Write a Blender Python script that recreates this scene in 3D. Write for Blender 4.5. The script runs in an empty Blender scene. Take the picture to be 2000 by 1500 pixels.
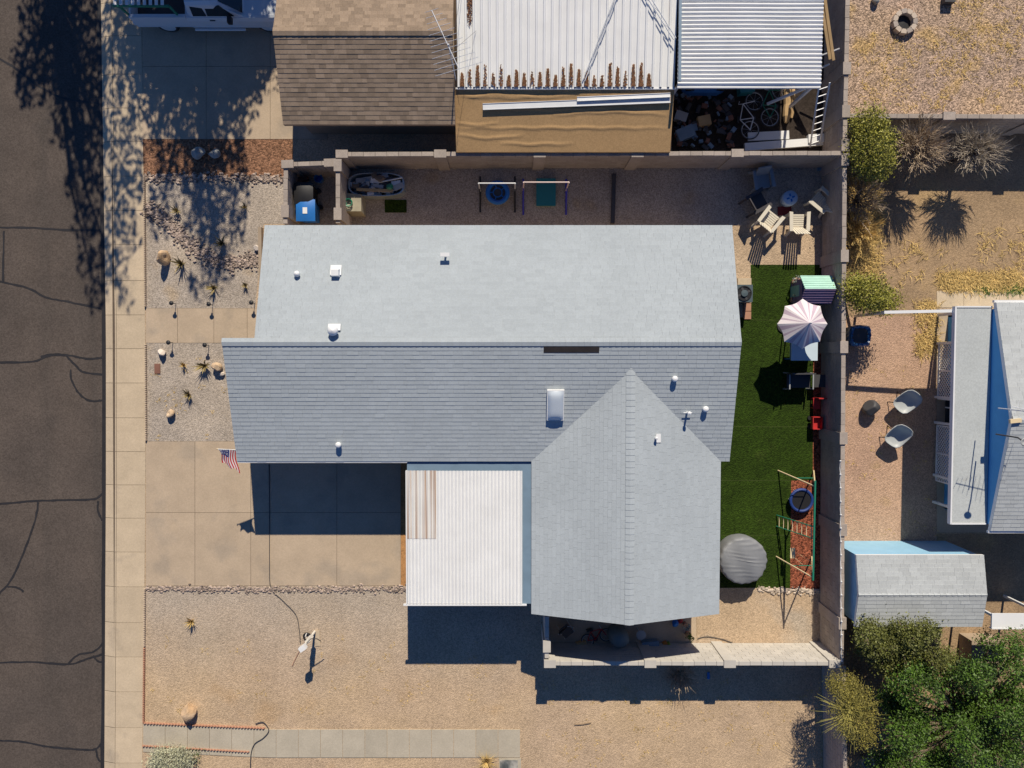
import bpy, math, random
from mathutils import Vector, Matrix
random.seed(7)
scene = bpy.context.scene
col = scene.collection
# ---------------------------------------------------------------- camera
GS, CAMH = 0.019, 26.0           # metres per pixel on the ground, camera height
FPX = CAMH / GS
TILT = -math.atan(50 / FPX)
cam_d = bpy.data.cameras.new('camera'); cam = bpy.data.objects.new('camera', cam_d); col.objects.link(cam)
cam.location = (0, 0, CAMH); cam.rotation_euler = (TILT, 0, 0)
cam_d.sensor_width = 36; cam_d.lens = 36 * FPX / 2000; cam_d.clip_end = 2000
scene.camera = cam
# ---------------------------------------------------------------- light
SUN_EL, SUN_AZ = math.radians(38), math.radians(6)      # azimuth from +Y towards +X
w = bpy.data.worlds.new('World'); scene.world = w; w.use_nodes = True
nt = w.node_tree; bg = nt.nodes['Background']
sky = nt.nodes.new('ShaderNodeTexSky'); sky.sky_type = 'NISHITA'; sky.sun_disc = False
sky.sun_elevation = SUN_EL; sky.sun_rotation = SUN_AZ
sky.altitude = 8000; sky.air_density = 1.5; sky.dust_density = 0.0; sky.ozone_density = 10.0
nt.links.new(sky.outputs[0], bg.inputs[0]); bg.inputs[1].default_value = 0.10
sd = bpy.data.lights.new('sun', 'SUN'); sun = bpy.data.objects.new('sun', sd); col.objects.link(sun)
sd.energy = 5.0; sd.angle = math.radians(0.5); sd.color = (1.0, 0.895, 0.735)
sun.location = (0, 0, 60)
SUNV = Vector((math.sin(SUN_AZ) * math.cos(SUN_EL), math.cos(SUN_AZ) * math.cos(SUN_EL), math.sin(SUN_EL)))
sun.rotation_euler = SUNV.to_track_quat('Z', 'Y').to_euler()
scene.view_settings.view_transform = 'Standard'; scene.view_settings.look = 'None'
scene.view_settings.gamma = 1; scene.view_settings.use_curve_mapping = False
scene.view_settings.exposure = 0.10
# ---------------------------------------------------------------- helpers
CT, ST = math.cos(TILT), math.sin(TILT)
def P(px, py, h=0.0):
    """ground position (metres) of what the photo shows at px,py if it is h metres high"""
    dx, dy = (px - 1000) / FPX, -(py - 750) / FPX
    y, z = dy * CT + ST, dy * ST - CT
    t = (h - CAMH) / z
    return Vector((dx * t, y * t, h))
def R(a, b): return random.uniform(a, b)

FACET = .62
class MB:
    def __init__(s): s.v = []; s.f = []; s.m = []
    def add(s, vs, fs, mi=0):
        o = len(s.v); s.v += [tuple(v) for v in vs]
        for f in fs: s.f.append(tuple(i + o for i in f)); s.m.append(mi)
        return s
    def poly(s, pts, mi=0): return s.add(pts, [tuple(range(len(pts)))], mi)
    def hexa(s, b, t, mi=0):
        return s.add(list(b) + list(t), [(3,2,1,0),(4,5,6,7),(0,1,5,4),(1,2,6,5),(2,3,7,6),(3,0,4,7)], mi)
    def box(s, c, size, rz=0, mi=0, tilt=None):
        x, y, z = [k / 2 for k in size]
        pts = [Vector(p) for p in ((-x,-y,-z),(x,-y,-z),(x,y,-z),(-x,y,-z),(-x,-y,z),(x,-y,z),(x,y,z),(-x,y,z))]
        m = Matrix.Rotation(rz, 3, 'Z')
        if tilt: m = m @ tilt
        pts = [m @ p + Vector(c) for p in pts]
        return s.hexa(pts[:4], pts[4:], mi)
    def bar(s, a, b, wd, ht, mi=0):
        a, b = Vector(a), Vector(b); d = (b - a).normalized()
        sd_ = d.cross(Vector((0,0,1)));
        if sd_.length < 1e-4: sd_ = Vector((1,0,0))
        sd_.normalize(); up = sd_.cross(d)
        q = [(-1,-1),(1,-1),(1,1),(-1,1)]
        return s.hexa([a + sd_*i*wd/2 + up*j*ht/2 for i,j in q], [b + sd_*i*wd/2 + up*j*ht/2 for i,j in q], mi)
    def prism(s, pts, z0, z1, mi=0):
        n = len(pts)
        return s.add([(p[0],p[1],z0) for p in pts] + [(p[0],p[1],z1) for p in pts],
            [tuple(range(n-1,-1,-1)), tuple(range(n,2*n))] + [(i,(i+1)%n,(i+1)%n+n,i+n) for i in range(n)], mi)
    def lathe(s, c, prof, n=20, mi=0, sx=1, sy=1, rz=0):
        vs = []; cr, sr = math.cos(rz), math.sin(rz)
        for r, z in prof:
            for k in range(n):
                a = 2*math.pi*k/n; x, y = r*math.cos(a)*sx, r*math.sin(a)*sy
                vs.append((c[0]+x*cr-y*sr, c[1]+x*sr+y*cr, c[2]+z))
        fs = [(j*n+k, j*n+(k+1)%n, (j+1)*n+(k+1)%n, (j+1)*n+k) for j in range(len(prof)-1) for k in range(n)]
        if prof[0][0] > 1e-4: fs.append(tuple(range(n-1,-1,-1)))
        if prof[-1][0] > 1e-4: fs.append(tuple(range((len(prof)-1)*n, len(prof)*n)))
        return s.add(vs, fs, mi)
    def tube(s, pts, r, n=6, mi=0):
        pts = [Vector(p) for p in pts]; k = len(pts); rr = r if isinstance(r, (list, tuple)) else [r]*k
        vs = []; ref = None
        for i, p in enumerate(pts):
            d = (pts[min(i+1,k-1)] - pts[max(i-1,0)]).normalized()
            if ref is None or abs(ref.dot(d)) > .98:
                ref = Vector((0,0,1)) if abs(d.z) < .9 else Vector((1,0,0))
            a = d.cross(ref).normalized(); b = d.cross(a); ref = b.cross(d) if False else ref
            for q in range(n):
                t = 2*math.pi*q/n; vs.append(p + (a*math.cos(t) + b*math.sin(t))*rr[i])
        fs = [(i*n+q, i*n+(q+1)%n, (i+1)*n+(q+1)%n, (i+1)*n+q) for i in range(k-1) for q in range(n)]
        fs += [tuple(range(n-1,-1,-1)), tuple(range((k-1)*n, k*n))]
        return s.add(vs, fs, mi)
    def ring(s, c, Rr, r, n=24, m=6, axis=None, mi=0):
        A = axis or Matrix.Identity(3); vs = []
        for i in range(n):
            a = 2*math.pi*i/n
            for j in range(m):
                b = 2*math.pi*j/m; q = Vector(((Rr+r*math.cos(b))*math.cos(a), (Rr+r*math.cos(b))*math.sin(a), r*math.sin(b)))
                vs.append(A @ q + Vector(c))
        return s.add(vs, [(i*m+j, ((i+1)%n)*m+j, ((i+1)%n)*m+(j+1)%m, i*m+(j+1)%m) for i in range(n) for j in range(m)], mi)
    def rock(s, c, rad, seed=0, sub=1, rough=.25, mi=0):
        rs = random.Random(seed); vs, fs = ICO[sub]
        ph = [Vector((rs.uniform(-1,1), rs.uniform(-1,1), rs.uniform(-1,1))).normalized() for _ in range(7)]
        am = [rs.uniform(-rough, rough) for _ in range(7)]
        o = []
        for v in vs:
            k = 1 + sum(a * max(0, v.dot(p))**3 for a, p in zip(am, ph))
            for i_, p in enumerate(ph):                       # flat broken facets
                d = v.dot(p)*k; lim = FACET + .05*i_
                if d > lim: k *= lim/d
            o.append((c[0]+v.x*rad[0]*k, c[1]+v.y*rad[1]*k, c[2]+v.z*rad[2]*k))
        return s.add(o, fs, mi)
    def leaf(s, p, size, mi=0, up=.4):
        d = Vector((R(-1,1), R(-1,1), R(-1,1)+up*0)).normalized(); n = Vector((R(-1,1), R(-1,1), R(-.3,1)+up)).normalized()
        a = d.cross(n)
        if a.length < 1e-3: return
        a.normalize(); b = n.cross(a); L = size*R(.6,1.3); wd = L*R(.35,.6); p = Vector(p)
        s.add([p-b*L/2, p+a*wd/2, p+b*L/2, p-a*wd/2], [(0,1,2,3)], mi)
    def obj(s, name, mat, parent=None, smooth=False, kind=None, label=None):
        me = bpy.data.meshes.new(name); base = parent.location if parent else Vector((0,0,0))
        if parent and parent.parent: base = base + parent.parent.location
        me.from_pydata([tuple(Vector(v) - base) for v in s.v], [], s.f)
        ms = mat if isinstance(mat, (list, tuple)) else [mat]
        for m_ in ms: me.materials.append(m_)
        if len(ms) > 1: me.polygons.foreach_set('material_index', s.m)
        if smooth: me.polygons.foreach_set('use_smooth', [True]*len(s.f))
        me.update()
        o = bpy.data.objects.new(name, me); col.objects.link(o)
        if parent: o.parent = parent
        if kind: o['kind'] = kind
        if label: o['label'] = label
        return o
def make_ico():
    t = (1+5**.5)/2
    v = [Vector(p).normalized() for p in ((-1,t,0),(1,t,0),(-1,-t,0),(1,-t,0),(0,-1,t),(0,1,t),(0,-1,-t),(0,1,-t),(t,0,-1),(t,0,1),(-t,0,-1),(-t,0,1))]
    f = [(0,11,5),(0,5,1),(0,1,7),(0,7,10),(0,10,11),(1,5,9),(5,11,4),(11,10,2),(10,7,6),(7,1,8),(3,9,4),(3,4,2),(3,2,6),(3,6,8),(3,8,9),(4,9,5),(2,4,11),(6,2,10),(8,6,7),(9,8,1)]
    out = {0: (v, f)}
    for lv in (1, 2, 3):
        v = list(v); nf = []; cache = {}
        def mid(a, b):
            k = (min(a,b), max(a,b))
            if k not in cache: v.append(((v[a]+v[b])/2).normalized()); cache[k] = len(v)-1
            return cache[k]
        for a, b, c in f:
            x, y, z = mid(a,b), mid(b,c), mid(c,a); nf += [(a,x,z),(b,y,x),(c,z,y),(x,y,z)]
        f = nf; out[lv] = (v, f)
    return out
ICO = make_ico()
def tag(o, label, cat, group=None):
    o['label'] = label; o['category'] = cat
    if group: o['group'] = group
    return o
def T(name, label, cat, loc=(0,0,0), group=None):
    o = bpy.data.objects.new(name, None); col.objects.link(o); o.location = loc; o.empty_display_size = .2
    return tag(o, label, cat, group)
def copy_tree(o, parent=None):
    c = o.copy(); col.objects.link(c); c.parent = parent
    for ch in list(o.children): copy_tree(ch, c)
    return c
def struct(mb, name, mat, **k): return mb.obj(name, mat, kind='structure', **k)
# ---------------------------------------------------------------- materials (procedural, world-space)
def M(name, c, rough=.85, var=.15, sc=3.0, c2=None, spk=0, spks=25, bump=0, bs=30, isl=0, metal=0, objr=0, spec=None, streak=None, patch=None, trans=0, grad=None):
    m = bpy.data.materials.new(name); m.use_nodes = True; t = m.node_tree; N = t.nodes; L = t.links
    b = N['Principled BSDF']; b.inputs['Roughness'].default_value = rough; b.inputs['Metallic'].default_value = metal
    if spec is None and rough >= .8: spec = .15
    if spec is not None: b.inputs['Specular IOR Level'].default_value = spec
    g = N.new('ShaderNodeNewGeometry'); pos = g.outputs['Position']
    def noise(scale, det=4, src=None):
        n = N.new('ShaderNodeTexNoise'); n.inputs['Scale'].default_value = scale; n.inputs['Detail'].default_value = det
        L.new(src or pos, n.inputs['Vector']); return n.outputs['Fac']
    def ramp(src, lo, hi, a, b_):
        r = N.new('ShaderNodeMapRange'); L.new(src, r.inputs[0])
        for i, q in zip((1,2,3,4), (lo,hi,a,b_)): r.inputs[i].default_value = q
        return r.outputs[0]
    def mix(fac, a, bb, mode='MIX'):
        x = N.new('ShaderNodeMix'); x.data_type = 'RGBA'; x.blend_type = mode
        if isinstance(fac, float): x.inputs[0].default_value = fac
        else: L.new(fac, x.inputs[0])
        for i, q in ((6,a),(7,bb)):
            if isinstance(q, tuple): x.inputs[i].default_value = (*q, 1)
            else: L.new(q, x.inputs[i])
        return x.outputs[2]
    def grey(val):
        k = N.new('ShaderNodeCombineColor')
        for i in range(3): L.new(val, k.inputs[i])
        return k.outputs[0]
    cur = c
    if c2: cur = mix(ramp(noise(sc*.35), .38, .62, 0, 1), c, c2)
    if patch:                                                # (colour, scale, threshold) stains with a shape
        for pc, ps, th in patch: cur = mix(ramp(noise(ps, 5), th, th+.12, 0, .85), cur, pc)
    if grad:                                                 # (colour, y where it starts, y where it is full)
        sx_ = N.new('ShaderNodeSeparateXYZ'); L.new(pos, sx_.inputs[0]); nz = N.new('ShaderNodeMath'); nz.operation = 'MULTIPLY_ADD'; L.new(noise(.45, 5), nz.inputs[0]); nz.inputs[1].default_value = 3.2; L.new(sx_.outputs[1], nz.inputs[2])
        cur = mix(ramp(nz.outputs[0], grad[1]+1.6, grad[2]+1.6, 0, 1), cur, grad[0])
    if streak:                                               # (colour, x scale, y scale, threshold)
        sc_, sx, sy, th = streak
        mp = N.new('ShaderNodeMapping'); L.new(pos, mp.inputs[0]); mp.inputs['Scale'].default_value = (sx, sy, 1)
        cur = mix(ramp(noise(1, 3, mp.outputs[0]), th, th+.15, 0, .8), cur, sc_)
    if var: cur = mix(1.0, cur, grey(ramp(noise(sc, 6), .25, .75, 1-var, 1+var)), 'MULTIPLY')
    if spk:
        vo = N.new('ShaderNodeTexVoronoi'); vo.inputs['Scale'].default_value = spks; L.new(pos, vo.inputs['Vector'])
        sp = N.new('ShaderNodeSeparateColor'); L.new(vo.outputs['Color'], sp.inputs[0])
        cur = mix(1.0, cur, grey(ramp(sp.outputs[0], 0, 1, 1-spk, 1+spk)), 'MULTIPLY')
        vo2 = N.new('ShaderNodeTexVoronoi'); vo2.inputs['Scale'].default_value = spks*.55; L.new(pos, vo2.inputs['Vector'])
        sp2 = N.new('ShaderNodeSeparateColor'); L.new(vo2.outputs['Color'], sp2.inputs[0])
        cur = mix(1.0, cur, grey(ramp(sp2.outputs[1], 0, 1, 1-spk*.25, 1+spk*.25)), 'MULTIPLY')
    if isl: cur = mix(1.0, cur, grey(ramp(g.outputs['Random Per Island'], 0, 1, 1-isl, 1+isl)), 'MULTIPLY')
    if objr:
        oi = N.new('ShaderNodeObjectInfo'); cur = mix(1.0, cur, grey(ramp(oi.outputs['Random'], 0, 1, 1-objr, 1+objr)), 'MULTIPLY')
    if isinstance(cur, tuple): b.inputs['Base Color'].default_value = (*cur, 1)
    else: L.new(cur, b.inputs['Base Color'])
    if bump:
        bn = N.new('ShaderNodeBump'); bn.inputs['Strength'].default_value = min(1, bump); bn.inputs['Distance'].default_value = .02*max(1, bump)
        if spk:
            vd = N.new('ShaderNodeTexVoronoi'); vd.inputs['Scale'].default_value = spks; L.new(pos, vd.inputs['Vector']); L.new(vd.outputs['Distance'], bn.inputs['Height']); bn.invert = True
        else: L.new(noise(bs, 5), bn.inputs['Height'])
        L.new(bn.outputs[0], b.inputs['Normal'])
    if trans:
        b.inputs['Transmission Weight'].default_value = trans
    return m
m_asph = M('asphalt', (.100,.081,.069), .9, .12, .9, c2=(.086,.071,.062), spk=.2, spks=26, streak=((.078,.066,.058), 1.3, .02, .52), patch=[((.07,.06,.054), .5, .64)])
m_seal = M('crack_seal', (.026,.024,.024), .5, .2, 4)
m_walk = M('concrete_walk', (.53,.43,.305), .85, .09, 1.5, spk=.06, spks=30, objr=.05, patch=[((.36,.30,.23), .9, .6)])
m_drive = M('concrete_drive', (.455,.36,.26), .85, .10, 1.1, spk=.06, spks=30, objr=.04, patch=[((.30,.25,.195), 1.6, .68), ((.38,.31,.235), .8, .54), ((.50,.39,.27), .6, .62)])
m_path = M('concrete_path', (.43,.385,.305), .85, .09, 1.5, spk=.06, spks=30, objr=.06)
m_joint = M('joint', (.13,.10,.075), .95, .2, 5)
m_grav = M('gravel_grey', (.43,.365,.295), .95, .12, 1.0, c2=(.37,.32,.27), spk=.30, spks=32, bump=.6, patch=[((.40,.30,.19), .55, .6)])
m_gravs = M('gravel_graded', (.50,.37,.238), .95, .12, .8, c2=(.47,.35,.24), spk=.25, spks=32, bump=.6, patch=[((.44,.30,.17), .5, .62)], grad=((.42,.355,.285), -12.5, -8.5))
m_gravt = M('gravel_tan', (.50,.378,.262), .95, .12, .8, c2=(.46,.345,.23), spk=.25, spks=32, bump=.6, patch=[((.42,.28,.15), .5, .62), ((.42,.36,.29), .35, .58)])
m_gravp = M('gravel_pink', (.46,.305,.22), .95, .10, .8, c2=(.50,.335,.23), spk=.26, spks=32, bump=.8, patch=[((.44,.30,.16), .7, .63)])
m_gravn = M('gravel_mixed', (.36,.265,.205), .95, .14, 1.0, c2=(.42,.30,.20), spk=.6, spks=24, bump=1, patch=[((.44,.30,.14), .9, .56), ((.46,.30,.20), .5, .64)])
m_mulch = M('mulch_brown', (.235,.125,.075), .95, .15, 2, spk=.5, spks=20, bump=.9)
m_redm = M('mulch_red', (.235,.075,.042), .95, .2, 2, spk=.7, spks=20, bump=1)
m_dirt = M('dirt', (.36,.25,.15), .95, .16, .9, c2=(.30,.215,.135), spk=.2, spks=24, bump=.5, patch=[((.40,.28,.15), .55, .57)])
m_turf = M('turf', (.026,.050,.005), .9, .2, 1.3, c2=(.021,.041,.004), spk=.4, spks=24, bump=1, patch=[((.036,.055,.009), .8, .6)])
m_shg = M('shingle_grey', (.40,.443,.468), .9, .05, .4, isl=.035, spk=.05, spks=36, patch=[((.380,.422,.447), .3, .5)])
m_shw = M('shingle_pale', (.43,.455,.46), .9, .05, .8, isl=.07, spk=.06, spks=40)
m_sht = M('shingle_tan', (.275,.21,.155), .9, .08, .8, isl=.20, spk=.1, spks=40)
m_shto = M('shingle_tan_single', (.275,.21,.155), .9, .08, .8, objr=.20, spk=.1, spks=40)
m_deck = M('roof_deck', (.40,.43,.44), .8, .05)
m_decktan = M('roof_edge_tan', (.36,.25,.16), .8, .05)
m_stucco = M('stucco_tan', (.36,.285,.21), .9, .08, 3, bump=.2)
m_stuccow = M('stucco_white', (.60,.64,.66), .9, .05, 3)
m_white = M('white_metal', (.74,.75,.75), .45, .05, 1.5)
m_whiter = M('white_metal_rusty', (.74,.75,.74), .5, .05, 1.5, streak=((.45,.28,.15), 7, .25, .66))
m_plas = M('white_plastic', (.68,.65,.58), .5, .05)
m_bluegrey = M('painted_flashing', (.17,.25,.33), .45, .12, 2)
m_roll = M('rolled_roofing', (.42,.272,.135), .95, .08, 1, spk=.1, spks=30)
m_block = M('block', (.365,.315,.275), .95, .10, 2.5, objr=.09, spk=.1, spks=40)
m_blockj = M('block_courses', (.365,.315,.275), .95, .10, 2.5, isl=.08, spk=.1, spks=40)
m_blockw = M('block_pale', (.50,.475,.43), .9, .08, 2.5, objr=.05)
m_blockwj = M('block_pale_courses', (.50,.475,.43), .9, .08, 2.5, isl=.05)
m_black = M('black', (.015,.015,.017), .5, 0)
m_dark = M('dark_grey', (.05,.05,.055), .6, .1)
m_glass = M('glass', (.02,.03,.04), .08, 0)
m_grey = M('grey_plastic', (.34,.36,.37), .5, .06)
m_blue = M('blue_plastic', (.02,.16,.50), .4, .06)
m_teal = M('teal_plastic', (.02,.19,.21), .5, .06)
m_green = M('green_paint', (.02,.20,.12), .45, .05)
m_cream = M('cream_paint', (.70,.56,.34), .6, .05)
m_red = M('red_plastic', (.45,.03,.03), .45, .05)
m_orange = M('orange_dirt', (.42,.22,.09), .95, .15, 2, spk=.2)
m_terra = M('terracotta', (.42,.23,.155), .85, .1, 3)
m_edge = M('edging_tan', (.50,.40,.30), .85, .1, 3)
m_boul = M('boulder_tan', (.50,.34,.20), .9, .25, 5, c2=(.58,.44,.30), bump=.6, bs=12)
m_boulw = M('boulder_white', (.66,.58,.50), .9, .15, 5, bump=.6, bs=12)
m_boulg = M('boulder_grey', (.36,.36,.33), .9, .2, 5, bump=.6, bs=12)
m_rock = M('river_rock', (.34,.27,.225), .85, .1, 3, isl=.5)
m_rockw = M('river_rock_pale', (.50,.42,.34), .85, .1, 3, isl=.4)
m_wood = M('lumber', (.48,.33,.17), .85, .15, 3)
m_bark = M('bark', (.20,.15,.11), .95, .2, 6)
m_twig = M('twig', (.42,.33,.235), .95, .15, 4, isl=.3)
m_leafg = M('leaf_green', (.062,.125,.008), .6, .3, 1.2, isl=.5)
m_leafo = M('leaf_olive', (.115,.125,.022), .6, .15, 1.5, isl=.45)
m_leafy = M('leaf_yellowgreen', (.25,.24,.028), .6, .15, 1.5, isl=.4)
m_leafs = M('leaf_sage', (.42,.42,.28), .7, .1, 1.5, isl=.35)
m_straw = M('straw', (.60,.43,.17), .9, .15, 2, isl=.35)
m_agave = M('agave', (.27,.21,.085), .7, .2, 4, isl=.4)
m_brown = M('brown_metal', (.22,.11,.08), .8, .15)
m_tarp = M('grey_cover', (.21,.22,.235), .55, .1, 3)
# ================================================================ ground, road, pavements
def sheet(name, pts, z, mat, kind='structure', parent=None):
    return MB().poly([(*P(x, y).xy, z) for x, y in pts]).obj(name, mat, kind=kind)
xk = P(203, 700).x
MB().poly([(-400,-400,-.17),(400,-400,-.17),(400,400,-.17),(-400,400,-.17)]).obj('ground', m_dirt, kind='structure')
YT, YB = P(0,-500).y, P(0,1900).y
struct(MB().poly([(-60,YB-60,-.125),(xk+.03,YB-60,-.125),(xk+.03,YT+60,-.125),(-60,YT+60,-.125)]), 'road', m_asph)
yl0, yl1 = P(258,-130), P(258,1640)
struct(MB().hexa([(yl1.x,YB-60,-.16),(60,YB-60,-.16),(60,YT+60,-.16),(yl0.x,YT+60,-.16)], [(yl1.x,YB-60,0),(60,YB-60,0),(60,YT+60,0),(yl0.x,YT+60,0)]), 'yard_ground', m_gravt)
def ribbon(mb, pts, wd, z, jit=.25):
    # a smooth flat band through pixel points
    q = []
    for i in range(len(pts)-1):
        p0, p1, p2, p3 = (Vector(pts[max(i-1,0)]), Vector(pts[i]), Vector(pts[i+1]), Vector(pts[min(i+2,len(pts)-1)]))
        for k in range(6):
            t = k/6; q.append(.5*((2*p1)+(p2-p0)*t+(2*p0-5*p1+4*p2-p3)*t*t+(3*p1-p0-3*p2+p3)*t**3))
    q.append(Vector(pts[-1])); q = [P(a.x+R(-.5,.5), a.y+R(-.5,.5)) for a in q]; L_, R_ = [], []
    for i, p in enumerate(q):
        d = (q[min(i+1,len(q)-1)] - q[max(i-1,0)]).normalized(); n = Vector((-d.y, d.x, 0)); ww = wd/2*(1+R(-jit,jit))
        L_.append((*(p+n*ww).xy, z)); R_.append((*(p-n*ww).xy, z))
    n = len(q)
    mb.add(L_+R_, [(i, i+1, n+i+1, n+i) for i in range(n-1)])
seals = [[(-10,110),(25,130),(60,158),(105,184),(150,195),(197,199)], [(-10,443),(60,444),(130,448),(197,449)], [(3,450),(2,500),(1,550)],
    [(-10,548),(50,562),(85,580),(130,589),(197,603)], [(-10,708),(60,706),(90,695),(130,694),(170,701),(198,698)], [(75,697),(100,692),(130,694)],
    [(125,694),(145,715),(160,727),(198,732)], [(134,722),(135,740),(150,768),(172,783),(198,782)], [(-10,986),(60,980),(120,978),(180,976),(198,962)],
    [(188,980),(188,1000),(196,1018)], [(70,982),(66,1010),(50,1060),(20,1130),(-10,1165)], [(10,1148),(30,1150),(42,1158)],
    [(-10,1297),(60,1296),(130,1300),(165,1290),(198,1280)], [(130,1298),(150,1281),(180,1275),(198,1258)], [(178,1284),(188,1294),(198,1296)],
    [(-10,1450),(40,1452),(90,1462),(150,1467),(182,1467),(198,1450)], [(184,1467),(188,1485),(198,1496)], [(192,1455),(196,1475)]]
for i, s_ in enumerate(seals):
    mb = MB(); ribbon(mb, s_, .075, -.1206 + .0004*(i % 5)); mb.obj('crack_seal', m_seal, kind='structure')
mb = MB(); ribbon(mb, [(191,-60),(194,200),(198,400),(201,650),(201,900),(200,1200),(198,1560)], .2, -.1095, .15); mb.obj('gutter_seal', m_seal, kind='structure')
# sidewalk with rolled kerb: slabs as parts
def jx(y):  # kerb line drifts slightly, as the photo shows
    return 193 + (y/650)*10 if y < 650 else (203 if y < 950 else 203 - (y-950)/550*3)
js = [-66, 4, 70, 145, 211, 276, 344, 411, 478, 548, 615, 681, 748, 816, 882, 947, 1012, 1078, 1146, 1216, 1283, 1351, 1421, 1490, 1560]
def rx(y): return 276 + (y/650)*8 if y < 650 else (284 if y < 1000 else 284 - (y-1000)/500*6)
sw = MB().poly([(*P(jx(-66)+24.6,-66).xy, .002), (*P(jx(1560)+24.6,1560).xy, .002), (*P(rx(1560),1560).xy, .002), (*P(rx(-66),-66).xy, .002)]).obj('sidewalk', m_joint, kind='structure')
for a, b in zip(js[:-1], js[1:]):
    g = .35
    q = [P(jx(y)+25+g, y) for y in (a+g, b-g)]; r = [P(rx(y), y) for y in (a+g, b-g)]
    MB().prism([q[1], r[1], r[0], q[0]], -.14, .012).obj('slab', m_walk, sw)
    mb = MB(); rows = []
    for u, z in ((0,-.112),(.25,-.085),(.5,-.05),(.75,-.016),(.9,.004),(1,.012)):
        rows.append([(*P(jx(y)+u*(25-g), y).xy, z) for y in (a+g, b-g)])
    for r0, r1 in zip(rows[:-1], rows[1:]): mb.poly([r0[0], r0[1], r1[1], r1[0]])
    mb.obj('kerb', m_walk, sw)
def slabs(name, xs, ys, mat, z=.014, g=.35, shape=None):
    sh_ = shape or (lambda x: 0); base = MB().poly([(*P(x,ys[-1]+sh_(x)).xy,.003) for x in xs]+[(*P(x,ys[0]+sh_(x)).xy,.003) for x in xs[::-1]]).obj(name, m_joint, kind='structure')
    for a, b in zip(xs[:-1], xs[1:]):
        for c, d in zip(ys[:-1], ys[1:]):
            dy = (lambda x: 0) if shape is None else shape
            MB().prism([P(a+g,d-g+dy(a)), P(b-g,d-g+dy(b)), P(b-g,c+g+dy(b)), P(a+g,c+g+dy(a))], -.05, z).obj('slab', mat, base)
    return base
slabs('neighbour_driveway', [278,403,528,640], [-130,-10,130,272], m_drive)
slabs('front_walk', [285,347,418,483,545], [602,670], m_drive)
slabs('driveway', [285,381,490,527,658,783], [862,1001,1144], m_drive)
slabs('stepping_path', [280+43.3*i for i in range(18)], [1413,1468], m_path, z=.03, shape=lambda x: 11*min(1,(x-280)/240))
slabs('stepping_path_end', [974,1018], [1480,1530], m_path, z=.03)
slabs('patio_slab', [798,1040], [905,1130], m_drive, z=.008)
slabs('rear_walk', [1829,1882,1951,2060], [568,601], m_walk)
slabs('rear_porch_slab', [1829,1945], [603,740,880,1040], m_drive)
slabs('back_porch_slab', [1066,1360], [1195,1290], m_drive, z=.008)
Z1 = .004
sheet('gravel_bed_north', [(281,352),(556,352),(556,437),(515,437),(498,602),(285,602)], Z1, m_grav)
sheet('mulch_strip', [(279,272),(572,272),(572,310),(556,315),(556,346),(281,346)], Z1, m_mulch)
sheet('gravel_bed_middle', [(285,670),(500,670),(500,862),(285,862)], Z1, m_grav)
sheet('gravel_bed_south', [(282,1145),(1062,1145),(1062,1300),(1640,1302),(1640,1520),(279,1520)], Z1, m_gravs)
sheet('rust_stained_strip', [(783,905),(797,905),(797,1144),(783,1144)], .006, m_orange)
sheet('side_yard_gravel', [(664,318),(1610,318),(1606,445),(664,445)], Z1, m_grav)
sheet('bin_yard_ground', [(563,322),(655,322),(655,440),(563,440)], Z1, m_grav)
sheet('seating_gravel', [(1425,440),(1606,440),(1606,517),(1470,517),(1468,545),(1425,545)], .005, m_gravt)
sheet('south_patch_gravel', [(1362,1148),(1602,1148),(1602,1268),(1362,1268)], Z1, m_gravt)
sheet('artificial_lawn', [(1466,517),(1605,517),(1600,665),(1588,690),(1587,938),(1545,938),(1543,1148),(1380,1148),(1380,620),(1452,620),(1466,600)], .012, m_turf)
for a, b in (((1466,625),(1590,625)), ((1408,833),(1588,833)), ((1408,938),(1545,938)), ((1408,1045),(1545,1045))):
    mb = MB(); ribbon(mb, [a, ((a[0]+b[0])/2, a[1]+.5), b], .02, .0145); mb.obj('lawn_seam', M('turf_seam', (.05,.07,.018), .9, .1) if 'turf_seam' not in bpy.data.materials else bpy.data.materials['turf_seam'], kind='structure')
sheet('red_mulch_strip', [(1600,660),(1612,660),(1606,940),(1602,1150),(1543,1150),(1545,938),(1587,938),(1588,690)], .008, m_redm)
sheet('neighbour_gravel_yard', [(1655,-120),(2300,-120),(2300,240),(1655,240)], Z1, m_gravn)
sheet('neighbour_dirt_yard', [(1650,240),(2300,240),(2300,570),(1829,570),(1829,620),(1650,620)], .006, m_dirt)
sheet('pink_gravel_yard', [(1648,618),(1829,618),(1829,1075),(1648,1075)], .008, m_gravp)
sheet('shaded_dirt_yard', [(1829,1042),(2300,1042),(2300,1600),(1648,1600),(1648,1075),(1829,1075)], .005, m_dirt)
sheet('neighbour_storage_ground', [(1312,-120),(1640,-120),(1640,298),(1312,298)], .004, M('storage_dirt', (.04,.031,.026), .95, .3, 2, spk=.3))
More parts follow.
